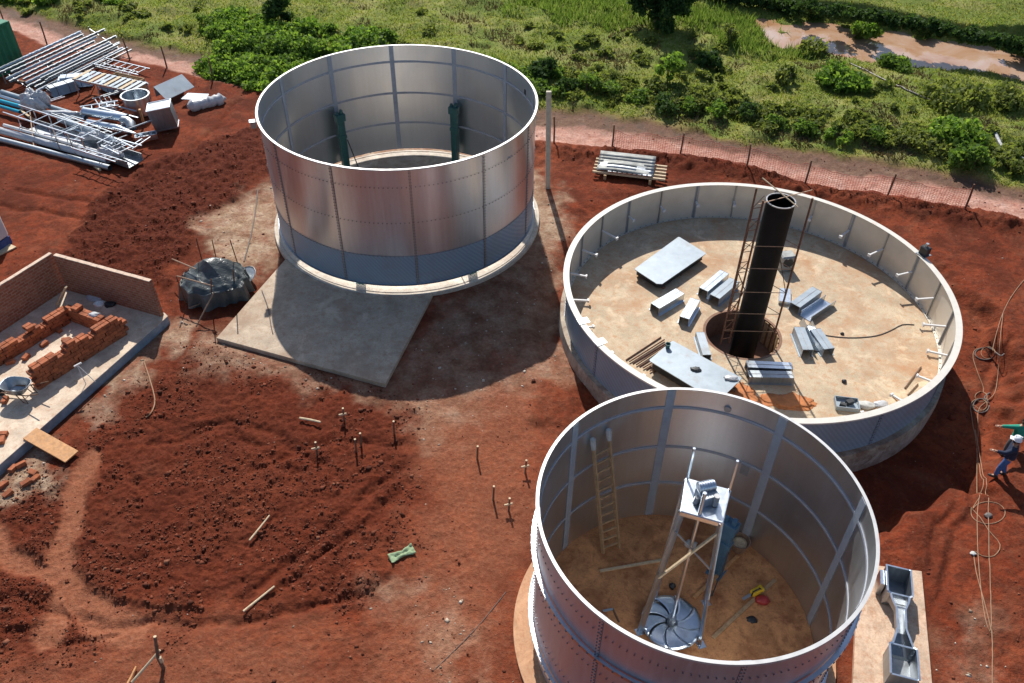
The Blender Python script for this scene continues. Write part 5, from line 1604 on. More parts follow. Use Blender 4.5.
for i, (nm, lab, px, py, s_, m) in enumerate([('sack', 'dark blue sack in the corner behind the short brick partition', 72, 287, (.3, .22, .16), 'bluerag'), ('sack', 'dark sack right of the dark blue one behind the bricks', 86, 290, (.28, .2, .14), 'dark'), ('sack', 'white sack flat on the slab beside the back wall', 98, 297, (.42, .26, .07), 'film'), ('sack', 'small white sack on top of the joined brick partition', 99, 305, (.2, .16, .12), 'film'), ('bag', 'small whitish bag on the middle brick partition', 94, 316, (.2, .15, .1), 'film'), ('bag', 'dark bag in the shade at the foot of the back wall', 110, 305, (.2, .16, .1), 'dark')]):
    zz_ = S_ + (.5 if 'partition' in lab and 'behind' not in lab else 0)
    lump(nm, lab, nm, at(px, py, zz_), s_, M[m], 40 + i, 3, .5)
mb = MB(); a, b = at(31, 434, S_ + .035), at(72, 457, .12); mb.beam(a + (a - b).normalized() * .05, b, .52, .05)
single('plank', 'wide orange plank used as a ramp from the slab to the soil', 'plank', mb, M['wood_orange'], bevel=.006)
# wheelbarrow
wb = at(22, 397, S_)
t = thing('wheelbarrow', 'grey wheelbarrow standing at the end of the middle brick partition', 'wheelbarrow', wb); t.rotation_euler = (0, 0, math.radians(172)); ORG[t] = V3((0, 0, 0))
prof = []
vs, fs = [], []
n = 20
for (rx, ry, z_, ox) in ((.48, .33, .62, 0), (.46, .31, .60, 0), (.27, .22, .30, .02), (.0, .0, .29, .02)):
    for k in range(n):
        a = 2 * PI * k / n; e = 3.0
        cx_ = math.copysign(abs(math.cos(a)) ** (2 / e), math.cos(a)); sy_ = math.copysign(abs(math.sin(a)) ** (2 / e), math.sin(a))
        vs.append((ox + rx * cx_, ry * sy_, z_))
for j in range(3):
    for k in range(n): fs.append((j * n + k, j * n + (k + 1) % n, (j + 1) * n + (k + 1) % n, (j + 1) * n + k))
mb = MB(); mb.add(vs, fs); o = mb.build('tray', M['galv_dull'], t, smooth=True, angle=40); sm = o.modifiers.new('t', 'SOLIDIFY'); sm.thickness = .012
for y_ in (-1, 1):
    mb = MB(); mb.tube([(.78, .05 * y_, .18), (.2, .20 * y_, .30), (-.45, .26 * y_, .38), (-.98, .30 * y_, .58)], .02, 7); mb.tube([(-.3, .24 * y_, .36), (-.38, .26 * y_, .0), (-.22, .24 * y_, .0), (-.05, .22 * y_, .3)], .016, 6); mb.build('handle', M['wood_dark'], t)
mb = MB(); mb.tube([(.72, -.055, .18), (.72, .055, .18)], .18, 20); w = mb.build('wheel', M['rubber'], t, smooth=True); mb = MB(); mb.tube([(.72, -.062, .18), (.72, .062, .18)], .09, 14); mb.build('rim', M['rust'], w)
# small level frame standing on the slab edge
g = at(86, 384, S_)
mb = MB(); mb.tube([g, g + V3((-.12, .15, .75))], .014, 5); mb.tube([g + V3((.28, .1, 0)), g + V3((-.12, .15, .75))], .014, 5); mb.beam(g + V3((-.2, .1, .7)), g + V3((.02, .2, .78)), .05, .05)
single('string_line_stand', 'thin white stand on the slab near its shade-tinted edge', 'stand', mb, M['whitep'])
# white machine at the left edge
q = G(-14, 247)
t = thing('water_tank', 'corner of a white tank on a dark blue base at the left edge', 'water tank', q)
mb = MB(); mb.box(q + UP * .85, (1.6, 1.3, 1.0), math.radians(-20)); mb.build('body', M['whitep'], t, bevel=.08)
mb = MB(); mb.box(q + UP * .18, (1.58, 1.28, .34), math.radians(-20)); mb.build('base', M['bluerag'], t, bevel=.02)
a = [G(-12, 262), G(17, 248), G(6, 243), G(-20, 254)]
mb = MB(); mb.prism([(p.x, p.y) for p in a], a[0].z + .02, a[0].z + .07); single('board', 'pale board on the ground beside the white tank at the left edge', 'board', mb, M['wood_pale'])

# ------------------------------------------------------------------ material yard
# green container
cb0 = at(18, 88, 0); hC = 2.6
dvec = (at(5, 22, hC) - cb0); 
ca = Z0(at(7, 21, 2.6), 0); cang = math.radians(62)
t = thing('container', 'dark green corrugated site container at the top left edge', 'container', Z0(ca, 0))
dx_, dy_ = dirv(cang), dirv(cang + PI / 2)
# right long side faces the yard; corrugated panels
def corr(mb, a, b, h, n, depth, out):
    d = (b - a); vs, fs = [], []
    for i in range(n * 4 + 1):
        f = i / (n * 4); o = depth if (i % 4) in (1, 2) else 0
        p = a + d * f + out * o
        vs += [p + UP * .12, p + UP * (h - .12)]
    for i in range(n * 4): fs.append((2 * i, 2 * i + 2, 2 * i + 3, 2 * i + 1))
    mb.add(vs, fs)
cc = [ca, ca - dx_ * 2.44, ca - dx_ * 2.44 + dy_ * 6, ca + dy_ * 6]
mb = MB(); corr(mb, cc[0], cc[1], hC, 7, .09, -dy_ * -1 * -1); mb.build('front_panel', M['greenwall'], t)
mb = MB(); corr(mb, cc[1], cc[2], hC, 20, .05, -dx_ * 1); mb.build('side_panel', M['greenwall'], t)
mb = MB(); corr(mb, cc[3], cc[0], hC, 16, .09, dx_); mb.build('side_panel', M['greenwall'], t)
mb = MB(); mb.prism([(p.x, p.y) for p in cc], hC - .03, hC); mb.build('roof', M['greenwall'], t)
mb = MB()
for p in cc: mb.box(p + UP * hC / 2, (.14, .14, hC - .001), cang)
for i in range(4):
    a, b = cc[i], cc[(i + 1) % 4]; mb.beam(a + UP * .07, b + UP * .07, .11, .13); mb.beam(a + UP * (hC - .06), b + UP * (hC - .06), .11, .11)
mb.build('frame', M['greenwall'], t)

# rack of long beams
ra, rb = at(10, 84, .3), at(101, 41, .3)
d = (rb - ra); L = d.length; d.normalize(); s = d.cross(UP)  # s points toward the camera-right side
rg = random.Random(4)
for k, f in enumerate((.12, .5, .86)):
    mb = MB(); a = ra + d * L * f + s * -.9; mb.beam(Z0(a, .08), Z0(a + s * 3.0, .08), .12, .12)
    single('timber', 'timber bearer under the rack of long galvanised beams', 'timber', mb, M['wood_dark'], 'timbers under the long beams')
def long_beam(a, b, w, h):
    mb = MB(); pr_ = [(-w / 2, 0), (w / 2, 0), (w / 2, .012), (-w / 2 + .012, .012), (-w / 2 + .012, h - .012), (w / 2, h - .012), (w / 2, h), (-w / 2, h)]
    mb.extrude(pr_, a, b)
    dd = (b - a); n = int(dd.length / .42)
    for i in range(n):
        q = a + dd * ((i + .5) / n); mb.beam(q + UP * (h + .006) - dd.normalized() * .11, q + UP * (h + .006) + dd.normalized() * .11, w * .8, .012)
    return mb
for k in range(10):
    lift = 1.02 - .095 * k; side_ = -.4 + .245 * k
    sh = rg.uniform(-.5, .35)
    a = ra + d * sh + s * side_; b = rb + d * (sh + rg.uniform(-.6, .3)) + s * (side_ + rg.uniform(-.1, .1)); a.z = b.z = lift
    single('steel_beam', 'long bright galvanised beam stacked in the sloping rack near the container', 'beam', long_beam(a, b, .10, .10), M['galv'] if k % 3 == 0 else M['galv_dull'], 'long beams in the sloping rack')
for k in range(7):
    side_ = 1.2 + .17 * k; a = ra + d * (.8 + .1 * k) + s * side_; b = a + d * (L * .8); a.z = b.z = .14 + .12 * (k % 2) + (.25 if k < 4 else 0)
    mb = MB(); mb.beam(a, b, .06, .08); single('steel_rail', 'thin grey rail lying low along the side of the sloping rack', 'rail', mb, M['galv_dull'], 'thin rails beside the sloping rack')
for k, f in enumerate((.02, .33, .66, .98)):
    mb = MB(); a = ra + d * L * f
    a0 = a + s * -.5; a1 = a + s * 1.75
    mb.beam(Z0(a0, .14), Z0(a0, 1.12), .05); mb.beam(Z0(a0, 1.0), Z0(a1, .0), .035); single('rack_frame', 'slanted bracket frame holding the long galvanised beams', 'rack frame', mb, M['galv_dull'], 'bracket frames of the beam rack')

def ladder_frame(label, name, cat, a, b, w, n, z, mat='galv', tilt=0.0, grp=None, r=.05):
    """two side rails with rungs"""
    d_ = (b - a).normalized(); s_ = d_.cross(UP); t_ = thing(name, label, cat, Z0(a.lerp(b, .5), 0), grp)
    for k in (0, 1):
        o_ = s_ * w * k + UP * (z + tilt * k); mb = MB(); mb.beam(Z0(a, 0) + o_, Z0(b, 0) + o_, r, r * 1.4); mb.build('rail', M[mat], t_)
    for i in range(n):
        f = (i + .5) / n; c = Z0(a.lerp(b, f), 0); mb = MB(); mb.beam(c + UP * z, c + s_ * w + UP * (z + tilt), r * .8, r * .8); mb.build('rung', M[mat], t_)
    return t_

ladder_frame('flat galvanised lattice frame lying behind the trestle, close to the fence', 'lattice_frame', 'frame', at(104, 58, .3), at(150, 69, .3), .9, 7, .3)
ladder_frame('second lattice frame lying in front of the one close to the fence', 'lattice_frame', 'frame', at(102, 63, .2), at(138, 72, .2), .5, 5, .18, 'galv_dull')
# trestle with white slats
ta, tb = at(87, 70, .95), at(148, 83, .95)
t = thing('trestle', 'trestle table topped with pale steel slats over a wooden crate', 'trestle', Z0(ta.lerp(tb, .5), 0))
d2 = (tb - ta).normalized(); s2 = d2.cross(UP)
for k in range(12):
    f = (k + .5) / 12; c = ta.lerp(tb, f); mb = MB(); mb.beam(c - s2 * .05, c + s2 * 1.15, .2, .02); mb.build('slat', M['white'] if k % 3 else M['wood_pale'], t)
mb = MB(); mb.beam(ta - UP * .06, tb - UP * .06, .05, .1); mb.beam(ta + s2 * 1.1 - UP * .06, tb + s2 * 1.1 - UP * .06, .05, .1); mb.build('rail', M['galv'], t)
for f in (.03, .4, .97):
    for k in (0, 1.1):
        c = ta.lerp(tb, f) + s2 * k; mb = MB(); mb.beam(c - UP * .1, Z0(c, 0), .05); mb.build('leg', M['galv_dull'], t)
q = at(128, 90, 0)
t = thing('crate', 'brown wooden crate under the slatted trestle', 'crate', q)
an2 = math.atan2(d2.y, d2.x)
mb = MB()
for k in range(5):
    mb.box(q + UP * (.08 + .13 * k) - V3((math.sin(-an2), math.cos(an2), 0)) * .45, (1.9, .03, .115), an2); mb.box(q + UP * (.08 + .13 * k) + V3((math.sin(-an2), math.cos(an2), 0)) * .45, (1.9, .03, .115), an2)
    for e in (-1, 1): mb.box(q + UP * (.08 + .13 * k) + V3((math.cos(an2), math.sin(an2), 0)) * .95 * e, (.03, .87, .115), an2)
mb.build('boards', M['wood'], t)
mb = MB(); mb.box(q + UP * .04, (1.84, .86, .03), an2); mb.build('floor', M['wood_dark'], t)

# wrapped bundles
for i, (lab, a, b, w, h, m) in enumerate([('grey wrapped bundle of sheets in front of the beam rack, the nearer one', (50, 96), (76, 88), .75, .5, 'galv_dull'), ('grey wrapped bundle of sheets in front of the beam rack, the farther one', (62, 86), (92, 83), .8, .55, 'galv'), ('short bright bundle right of the wrapped bundles', (103, 86), (118, 93), .6, .4, 'white'),
                                          ('pale folded sheet bundle behind the round hopper', (122, 92), (144, 84), .5, .3, 'galv')]):
    p, q = at(*a, .08), at(*b, .08); dd = (q - p).normalized(); ss = dd.cross(UP); t = thing('bundle', lab, 'bundle', p.lerp(q, .5))
    mb = MB(); rg = random.Random(i)
    for k in range(6): mb.extrude([(-w / 2 + .02 * k, 0), (w / 2 - .02 * k, 0), (w / 2 - .05 - .02 * k, h / 6 * .8), (-w / 2 + .06 + .02 * k, h / 6 * .8)], p + UP * (h / 6 * k) + dd * rg.uniform(-.08, .08), q + UP * (h / 6 * k) + dd * rg.uniform(-.1, .1))
    mb.build('sheets', M[m], t)
    mb = MB()
    for f in (.25, .7): c = p.lerp(q, f); mb.tube([c - ss * w * .53, c - ss * w * .5 + UP * h, c + ss * w * .45 + UP * h, c + ss * w * .53], .012, 4)
    mb.build('strap', M['dark'], t)

# round hopper (open)
q = at(140, 112, .05)
t = thing('hopper', 'round open grey hopper standing among the galvanised parts', 'hopper', q)
mb = MB(); mb.lathe(q, [(.66, 0), (.66, .95)], 48); mb.lathe(q, [(.65, .95), (.65, .0)], 48); mb.build('shell', M['galv'], t, smooth=True)
mb = MB(); mb.lathe(q, [(.645, .94), (.72, .94), (.72, .965), (.645, .965)], 48, closed_prof=True); mb.build('top_flange', M['galv_dull'], t)
mb = MB(); mb.lathe(q, [(.001, .02), (.64, .02)], 40); mb.build('bottom', M['galv_dull'], t)
# square hood with flared foot
q = at(168, 128, .02); R_ = Matrix.Rotation(math.radians(14), 3, 'Z') @ Matrix.Rotation(math.radians(-7), 3, 'Y')
t = thing('hood', 'square galvanised hood box tipped at the right end of the yard', 'hood', q)
vs = [(-.55, -.36, .0), (.55, -.36, .0), (.55, .42, .0), (-.55, .42, .0), (-.56, -.5, 1.15), (.56, -.5, 1.15), (.56, .46, 1.15), (-.56, .46, 1.15)]
vs = [q + R_ @ V3(v) + UP * .1 for v in vs]
mb = MB(); mb.add(vs, [(0, 1, 5, 4), (1, 2, 6, 5), (2, 3, 7, 6), (3, 0, 4, 7), (4, 5, 6, 7)]); mb.build('casing', M['galv_dull'], t)
mb = MB()
for i in range(4): mb.beam(vs[4 + i], vs[4 + (i + 1) % 4], .05, .05)
mb.build('top_frame', M['galv'], t)
mb = MB()
for i in range(4): mb.beam(vs[i], vs[(i + 1) % 4], .03, .07)
mb.build('bottom_frame', M['galv'], t)
# folded sheet and panel
a, b = at(160, 98, .25), at(188, 85, .25); mb = MB(); mb.extrude([(-.3, .0), (-.29, .0), (-.29, .55), (.5, .02), (.5, .0), (-.28, .52)], a, b)
single('folded_sheet', 'light blue folded steel sheet standing on edge behind the hood', 'sheet', mb, M['white'])
mb = MB(); a = [at(181, 99, .3), at(206, 101, .3), at(209, 94, .3), at(188, 93, .3)]; mb.prism([(p.x, p.y) for p in a], .28, .31); single('steel_sheet', 'flat pale blue panel lying on the white wrapped roll', 'panel', mb, M['white'])
a, b = at(188, 107, .2), at(226, 98, .16); pts = [a.lerp(b, i / 14) + V3((0, .05 * math.sin(i * 2.1), .03 * math.sin(i * 3.3))) for i in range(15)]
mb = MB(); mb.tube(pts, [.12] + [.29 + .025 * math.sin(i * 1.3) for i in range(12)] + [.16, .05], 14); single('wrapped_roll', 'white plastic-wrapped roll at the right end of the yard', 'wrapped roll', mb, M['film'], smooth=True)

# walkway section: long tray with rails
wa, wb_ = at(27, 122, .5), at(134, 157, .5); dW = (wb_ - wa).normalized(); sW = dW.cross(UP)
t = thing('walkway', 'long galvanised walkway tray with a railing along its near side', 'walkway', Z0(wa.lerp(wb_, .5), .05))
mb = MB(); mb.extrude([(-.45, .0), (.45, .0), (.45, .35), (.43, .35), (.43, .02), (-.43, .02), (-.43, .35), (-.45, .35)], Z0(wa, .12), Z0(wb_, .12)); mb.build('tray', M['galv_dull'], t)
for k, (z_, o_) in enumerate(((1.0, .45), (1.0, -.45))):
    mb = MB(); a_ = Z0(wa, z_) + sW * o_ - dW * .9; mb.beam(a_, a_ + dW * ((wb_ - wa).length * .78), .05, .05); mb.build('handrail', M['galv'], t)
Lw = (wb_ - wa).length
for i in range(6):
    c = Z0(wa, .12) + dW * Lw * (.02 + .15 * i)
    for o_ in (.45, -.45): mb = MB(); mb.beam(c + sW * o_, c + sW * o_ + UP * .88, .04, .04); mb.build('baluster', M['galv'], t)
    mb = MB(); mb.beam(c + sW * .45 + UP * .88, c - sW * .45 + UP * .88, .035, .035); mb.build('cross_bar', M['galv'], t)
# pipes beside the walkway
def pipe(label, a, b, z, r, mat, name='pipe', n=14, grp=None):
    mb = MB(); p, q = at(*a, z), at(*b, z); mb.tube([p, q], r, n, cap=False); mb.tube([q, p], r * .88, n, cap=False); return single(name, label, 'pipe', mb, M[mat], grp, smooth=True)
pipe('long white film-wrapped pipe along the near edge of the yard', (-12, 127), (108, 160), .30, .17, 'film')
pipe('grey pipe lying under the white film-wrapped pipe', (-10, 137), (110, 168), .14, .14, 'galv_dull')
pipe('thin white pipe between the walkway and the wrapped pipe', (4, 125), (100, 152), .45, .08, 'whitep')
pipe('bright cyan pipe at the left edge of the yard, upper one', (-14, 97), (23, 107), .55, .10, 'cyan')
pipe('bright cyan pipe at the left edge of the yard, lower one', (-14, 102), (20, 112), .38, .09, 'cyan')
pipe('long pale pipe behind the walkway, running from the left edge', (2, 92), (86, 118), .45, .13, 'white')
pipe('second pale pipe behind the walkway, beside the longest one', (-6, 94), (76, 122), .30, .12, 'galv')
pipe('blue-grey round duct in the middle of the yard', (84, 112), (128, 119), .62, .24, 'galv', 'duct', 20)
pipe('blue-grey round duct lying below the one in the middle', (88, 123), (130, 131), .32, .20, 'galv', 'duct', 20)
pipe('bluish duct between the walkway and the middle ducts', (60, 119), (118, 142), .55, .17, 'white', 'duct', 18)
pipe('grey duct lying close behind the walkway tray', (72, 128), (124, 148), .30, .17, 'galv', 'duct', 18)
p = at(133, 124, .55)
mb = MB(); pts = [p + V3((-.5, .1, .12)), p + V3((-.25, .02, .14)), p + V3((-.05, -.12, .08)), p + V3((.02, -.34, -.08))]
mb.tube(pts, .23, 20, cap=False); mb.tube(pts[::-1], .215, 20, cap=False); single('duct_elbow', 'grey duct elbow with its dark round mouth facing the camera', 'duct elbow', mb, M['galv_dull'], smooth=True)
lump('plastic_sheet', 'crumpled clear-white plastic heaped on the pipes at the left', 'plastic sheet', at(37, 106, .55), (.62, .52, .70), M['film'], 31, 5, .55)
lump('plastic_sheet', 'crumpled white plastic at the right end of the wrapped pipe', 'plastic sheet', at(112, 157, .22), (.62, .34, .34), M['film'], 32, 5, .6)
lump('plastic_sheet', 'strip of white plastic lying along the bluish duct', 'plastic sheet', at(62, 114, .62), (.9, .20, .14), M['film'], 33, 4, .6)
ladder_frame('ladder-like frame lying on the ducts left of the round hopper', 'lattice_frame', 'frame', at(80, 107, .7), at(118, 101, .7), .55, 5, .7)
ladder_frame('small lattice frame at the right end of the walkway', 'lattice_frame', 'frame', at(116, 138, .75), at(134, 147, .75), .8, 4, .7)
ladder_frame('low lattice frame with open bays in front of the ducts', 'lattice_frame', 'frame', at(92, 98, .4), at(110, 94, .4), .8, 4, .35)
ladder_frame('lattice frame leaning at the yard corner below the elbow', 'lattice_frame', 'frame', at(124, 150, .35), at(142, 138, .35), .55, 3, .3, 'galv', .2)
q = at(147, 139, .05); R2_ = math.radians(25)
t = thing('tool_tray', 'shallow galvanised tray of loose fittings at the yard corner', 'tray', q)
mb = MB(); mb.box(q + UP * .03, (1.0, .42, .05), R2_)
for sx_, sy_, w_, l_ in ((.5, 0, .025, .42), (-.5, 0, .025, .42), (0, .21, 1.0, .025), (0, -.21, 1.0, .025)): mb.box(q + Matrix.Rotation(R2_, 3, 'Z') @ V3((sx_, sy_, .14)), (w_, l_, .26), R2_)
mb.build('tray', M['galv'], t)
mb = MB(); rg = random.Random(2)
for k in range(9): mb.box(q + Matrix.Rotation(R2_, 3, 'Z') @ V3((rg.uniform(-.4, .4), rg.uniform(-.14, .14), .12)), (.12, .08, .1), rg.random() * 3)
mb.build('fittings', M['grey_edge'], t)
mb = MB(); mb.box(at(144, 124, .0) + UP * .4, (.10, .16, .8), .2); single('plank', 'short reddish board standing between the elbow and the hood', 'board', mb, M['wood_orange'])
for k, (a, b) in enumerate((((20, 110), (50, 132)), ((28, 131), (36, 142)), ((84, 158), (100, 170)))):
    mb = MB(); mb.beam(at(*a, .06), at(*b, .06), .1, .1); single('timber', 'thin timber on the ground under the pipes of the yard', 'timber', mb, M['wood_pale'], 'timbers under the yard pipes')
for k, (a, b, za, zb) in enumerate((((30, 112), (34, 148), .9, .2), ((52, 126), (60, 150), 1.0, .3), ((66, 131), (76, 155), 1.0, .25), ((80, 136), (90, 158), 1.0, .25))):
    mb = MB(); mb.beam(at(*a, za), at(*b, zb), .045, .045); single('support_bar', 'pale slanting bar leaning from the walkway rail to the wrapped pipe', 'bar', mb, M['rust_pale'], 'slanting bars along the walkway')


rg = random.Random(17)
for k in range(16):
    px, py = rg.uniform(58, 132), rg.uniform(104, 146)
    L_ = rg.uniform(.9, 2.4); an_ = rg.choice((-.42, -.42, -.5, .7, .75)) + rg.uniform(-.1, .1); z_ = rg.uniform(.55, .85)
    c = at(px, py, z_); dd = dirv(an_) * L_ / 2
    mb = MB(); mb.beam(c - dd, c + dd + UP * rg.uniform(-.1, .1), rg.uniform(.03, .07), rg.uniform(.03, .07))
    single('steel_bar', 'thin galvanised bar lying loose across the pipes and ducts of the yard', 'bar', mb, rg.choice((M['galv'], M['galv_dull'], M['white'])), 'loose bars on the yard pipes')
for k, (lab, a, b, w_, n_) in enumerate((('narrow truss lying along the top of the yard ducts', (58, 112), (112, 132), .35, 8), ('narrow truss lying beside the wrapped pipe end', (78, 146), (122, 160), .35, 7), ('short truss lying between the hopper and the trestle', (100, 96), (124, 88), .4, 4), ('short truss leaning on the bundles behind the cyan pipes', (34, 98), (60, 90), .4, 5))):
    ladder_frame(lab, 'truss', 'truss', at(*a, .75), at(*b, .75), w_, n_, .72 if k != 3 else .4, 'galv' if k % 2 else 'galv_dull', .1, None, .04)
lump('plastic_sheet', 'torn clear plastic spread over the walkway tray', 'plastic sheet', at(92, 138, .5), (.8, .22, .2), M['film'], 35, 4, .7)
lump('plastic_sheet', 'wrinkled clear plastic beside the round hopper foot', 'plastic sheet', at(108, 112, .35), (.4, .24, .25), M['film'], 36, 4, .7)

# ------------------------------------------------------------------ people
def skin_mesh(chains, name, mat, parent, sub=2):
    """chains: list of (points, radii); points shared between chains are welded"""
    verts, idx, rad, edges = [], {}, [], []
    def vid(p, r):
        k = tuple(round(c, 4) for c in p)
        if k not in idx: idx[k] = len(verts); verts.append(p); rad.append(r)
        return idx[k]
    for pts, rs in chains:
        pv = None
        for p, r in zip(pts, rs):
            v = vid(p, r)
            if pv is not None: edges.append((pv, v))
            pv = v
    me = bpy.data.meshes.new('tmp'); me.from_pydata([tuple(v) for v in verts], edges, [])
    o = bpy.data.objects.new('tmp', me); COL.objects.link(o)
    md = o.modifiers.new('s', 'SKIN'); md.use_smooth_shade = True
    sv = me.skin_vertices[0].data
    for i, r in enumerate(rad):
        sv[i].radius = (r, r) if not isinstance(r, tuple) else r
    sv[0].use_root = True
    ss = o.modifiers.new('d', 'SUBSURF'); ss.levels = sub; ss.render_levels = sub
    dg = bpy.context.evaluated_depsgraph_get(); ev = o.evaluated_get(dg)
    out = bpy.data.meshes.new_from_object(ev)
    bpy.data.objects.remove(o)
    out.name = name; out.materials.clear(); out.materials.append(mat)
    out.polygons.foreach_set('use_smooth', [True] * len(out.polygons))
    r = bpy.data.objects.new(name, out); COL.objects.link(r); r.parent = parent
    ORG[r] = V3((0, 0, 0))
    return r


def person(label, loc, face, J, top, bottom, helmet=True, long_sleeve=True):
    """J: joint positions (x right, y forward, z up) of a 1.73 m figure"""
    t = thing('person', label, 'person', loc); t.rotation_euler = (0, 0, face)
    ORG[t] = V3((0, 0, 0))
    g = {k: V3(v) for k, v in J.items()}
    nk = g['chest'].lerp(g['head'], .5)
    body = [([g['pelvis'], g['waist'], g['chest'], g['neck'], g['head'] - V3((0, 0, .02)), g['head'] + (g['head'] - g['neck']).normalized() * .10], [.135, .125, .15, .058, .088, .085])]
    for s in 'lr':
        body.append(([g['chest'], g['sh' + s], g['el' + s], g['wr' + s]], [.15, .062, .046, .032]))
        body.append(([g['pelvis'], g['hip' + s], g['kn' + s], g['an' + s], g['toe' + s]], [.135, .095, .062, .042, .038]))
        # palm and five fingers
        w = g['wr' + s]; d = (w - g['el' + s]).normalized(); sx = d.cross(V3((0, 0, 1)))
        sx = sx.normalized() if sx.length > .1 else V3((1, 0, 0)); nrm = sx.cross(d)
        palm = w + d * .085
        body.append(([w, palm], [.032, .034]))
        for k, (off, ln) in enumerate(((-.030, .065), (-.010, .080), (.010, .086), (.030, .076))):
            b = palm + sx * off
            body.append(([palm, b + d * .012, b + d * (ln * .55) - nrm * .006, b + d * ln - nrm * .022], [.034, .0105, .0095, .0075]))
        body.append(([w, w + d * .03 + sx * .040 * -1, w + d * .075 - sx * .062], [.032, .013, .009]))
    skin_mesh(body, 'body', M['skin'], t)
    # face
    hd = g['head']; f = V3((0, 1, 0)); mb = MB()
    mb.box(hd + V3((0, .098, -.01)), (.026, .05, .045)); mb.box(hd + V3((0, .088, -.062)), (.05, .02, .012))
    o = mb.build('face', M['skin'], t, bevel=.008)
    mb = MB()
    for e in (-.033, .033): mb.box(hd + V3((e, .090, .018)), (.024, .014, .012))
    mb.build('eyes', M['hair'], t)
    mb = MB()
    for e in (-.092, .092): mb.box(hd + V3((e, .0, -.005)), (.02, .045, .06))
    mb.build('ears', M['skin'], t, bevel=.008)
    mb = MB(); mb.lathe(hd, [(.085, -.07), (.097, .0), (.098, .05), (.07, .11), (.001, .13)], 20); mb.build('hair', M['hair'], t, smooth=True)
    if helmet:
        mb = MB(); mb.lathe(hd + V3((0, 0, .045)), [(.135, .0), (.132, .012), (.122, .02), (.118, .06), (.095, .11), (.05, .14), (.001, .148)], 28)
        mb.box(hd + V3((0, .15, .052)), (.16, .10, .012)); mb.box(hd + V3((0, 0, .19)), (.025, .2, .012))
        mb.build('hard_hat', M['hat'], t, smooth=True)
    jk = [([g['pelvis'] + V3((0, 0, -.10)), g['pelvis'] + V3((0, 0, .03)), g['waist'], g['chest'], g['chest'].lerp(g['neck'], .55)], [.185, .185, .178, .185, .09])]
    for s in 'lr':
        end = g['wr' + s].lerp(g['el' + s], .08) if long_sleeve else g['el' + s].lerp(g['sh' + s], .1)
        if long_sleeve: jk.append(([g['chest'], g['sh' + s], g['el' + s], end], [.185, .09, .068, .05]))
        else: jk.append(([g['chest'], g['sh' + s], end], [.185, .09, .075]))
    skin_mesh(jk, 'jacket', M[top], t)
    tr = [([g['waist'] - V3((0, 0, .05)), g['pelvis']], [.150, .165])]
    for s in 'lr': tr.append(([g['pelvis'], g['hip' + s], g['kn' + s], g['an' + s] + V3((0, 0, .02))], [.165, .118, .086, .068]))
    skin_mesh(tr, 'trousers', M[bottom], t)
    for s in 'lr':
        a = g['an' + s]; tdir = V3((g['toe' + s].x - a.x, g['toe' + s].y - a.y, 0)).normalized()
        mb = MB(); b0_ = V3((a.x, a.y, max(a.z - .05, .045)))
        mb.tube([b0_ - tdir * .08, b0_ - tdir * .02, b0_ + tdir * .12, b0_ + tdir * .20], [.045, .055, .048, .03], 10); mb.tube([a + V3((0, 0, .08)), b0_], [.052, .055], 10)
        mb.build('boot', M['boot'], t, smooth=True, angle=60)
    return t


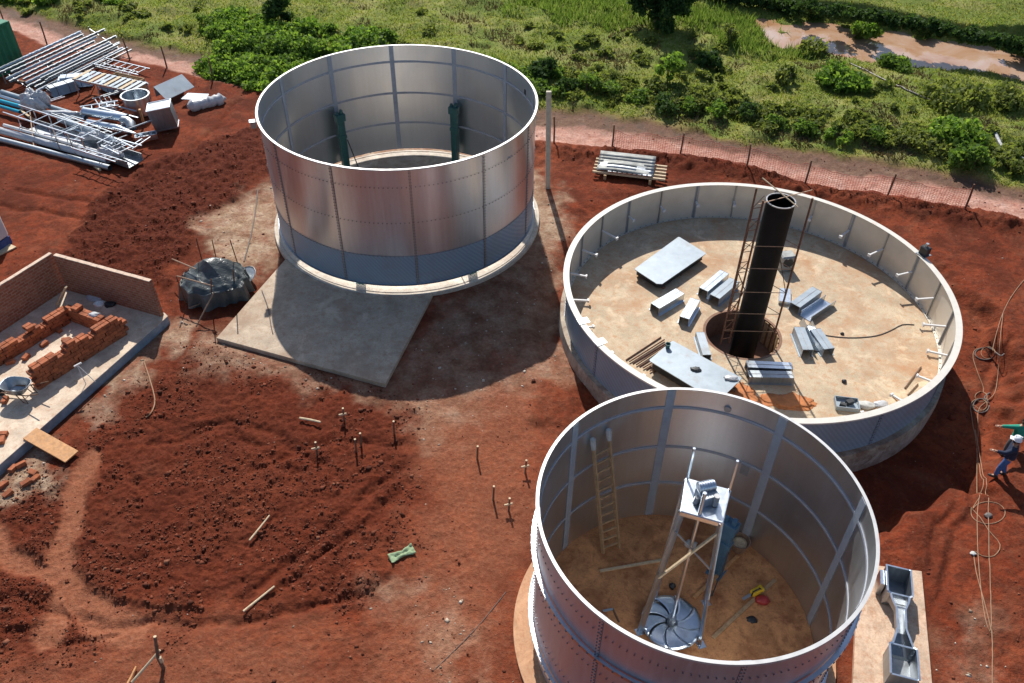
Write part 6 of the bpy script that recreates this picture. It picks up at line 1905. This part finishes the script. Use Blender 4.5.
# facing left-and-away; x right, y forward
J1 = dict(pelvis=(0, 0, .93), waist=(0, .01, 1.08), chest=(0, .02, 1.32), neck=(0, .03, 1.47), head=(0, .06, 1.60),
          shl=(-.19, .02, 1.39), ell=(-.34, .24, 1.27), wrl=(-.40, .50, 1.30), shr=(.19, .02, 1.39), elr=(.27, -.08, 1.13), wrr=(.27, .05, .90),
          hipl=(-.10, .0, .88), knl=(-.11, .10, .49), anl=(-.11, .10, .09), toel=(-.12, .25, .04), hipr=(.10, .0, .88), knr=(.10, .0, .48), anr=(.11, -.12, .10), toer=(.12, .02, .04))
person('person in a dark navy jacket, blue jeans and white hard hat, pointing left', G(998, 476), math.radians(62), J1, 'navy', 'denim')
J2 = dict(pelvis=(0, 0, .93), waist=(0, 0, 1.08), chest=(0, .01, 1.32), neck=(0, .01, 1.47), head=(0, .03, 1.60),
          shl=(-.19, .01, 1.40), ell=(-.46, .06, 1.40), wrl=(-.72, .10, 1.42), shr=(.19, .01, 1.39), elr=(.25, -.06, 1.12), wrr=(.24, .08, .88),
          hipl=(-.10, 0, .88), knl=(-.12, .03, .48), anl=(-.13, 0, .09), toel=(-.15, .15, .04), hipr=(.10, 0, .88), knr=(.12, .02, .48), anr=(.13, -.02, .09), toer=(.15, .13, .04))
person('person in a bright green shirt with one arm stretched out to the left', V3((16.0, 18.02, onground(16.0, 18.02).z)), math.radians(8), J2, 'greencloth', 'greytrousers', False)

# ------------------------------------------------------------------ light
SUN_EL, SUN_AZ = math.radians(42.8), math.radians(99.4)      # direction towards the sun, from +X counter-clockwise
wld = bpy.data.worlds.new('World'); scene.world = wld; wld.use_nodes = True
nt = wld.node_tree; bg = nt.nodes['Background']; sky = nt.nodes.new('ShaderNodeTexSky'); sky.sky_type = 'NISHITA'; sky.sun_disc = False
sky.sun_elevation = SUN_EL; sky.sun_rotation = PI / 2 - SUN_AZ; sky.altitude = 300; sky.air_density = 1.0; sky.dust_density = 1.2; sky.ozone_density = 1.0
nt.links.new(sky.outputs[0], bg.inputs[0]); bg.inputs[1].default_value = .105
sl = bpy.data.lights.new('sun', 'SUN'); sl.energy = 5.0; sl.angle = math.radians(.53); sl.color = (1.0, .95, .87)
so = bpy.data.objects.new('sun', sl); COL.objects.link(so)
sd_ = V3((math.cos(SUN_AZ) * math.cos(SUN_EL), math.sin(SUN_AZ) * math.cos(SUN_EL), math.sin(SUN_EL)))
so.rotation_euler = sd_.to_track_quat('Z', 'Y').to_euler(); so.location = (0, 30, 60)
vs_ = scene.view_settings; vs_.view_transform = 'Standard'; vs_.look = 'None'; vs_.exposure = 0.3; vs_.gamma = 1.0; vs_.use_curve_mapping = False
scene.cycles.max_bounces = 8; scene.cycles.glossy_bounces = 5; scene.cycles.caustics_reflective = True
scene.cycles.use_denoising = True
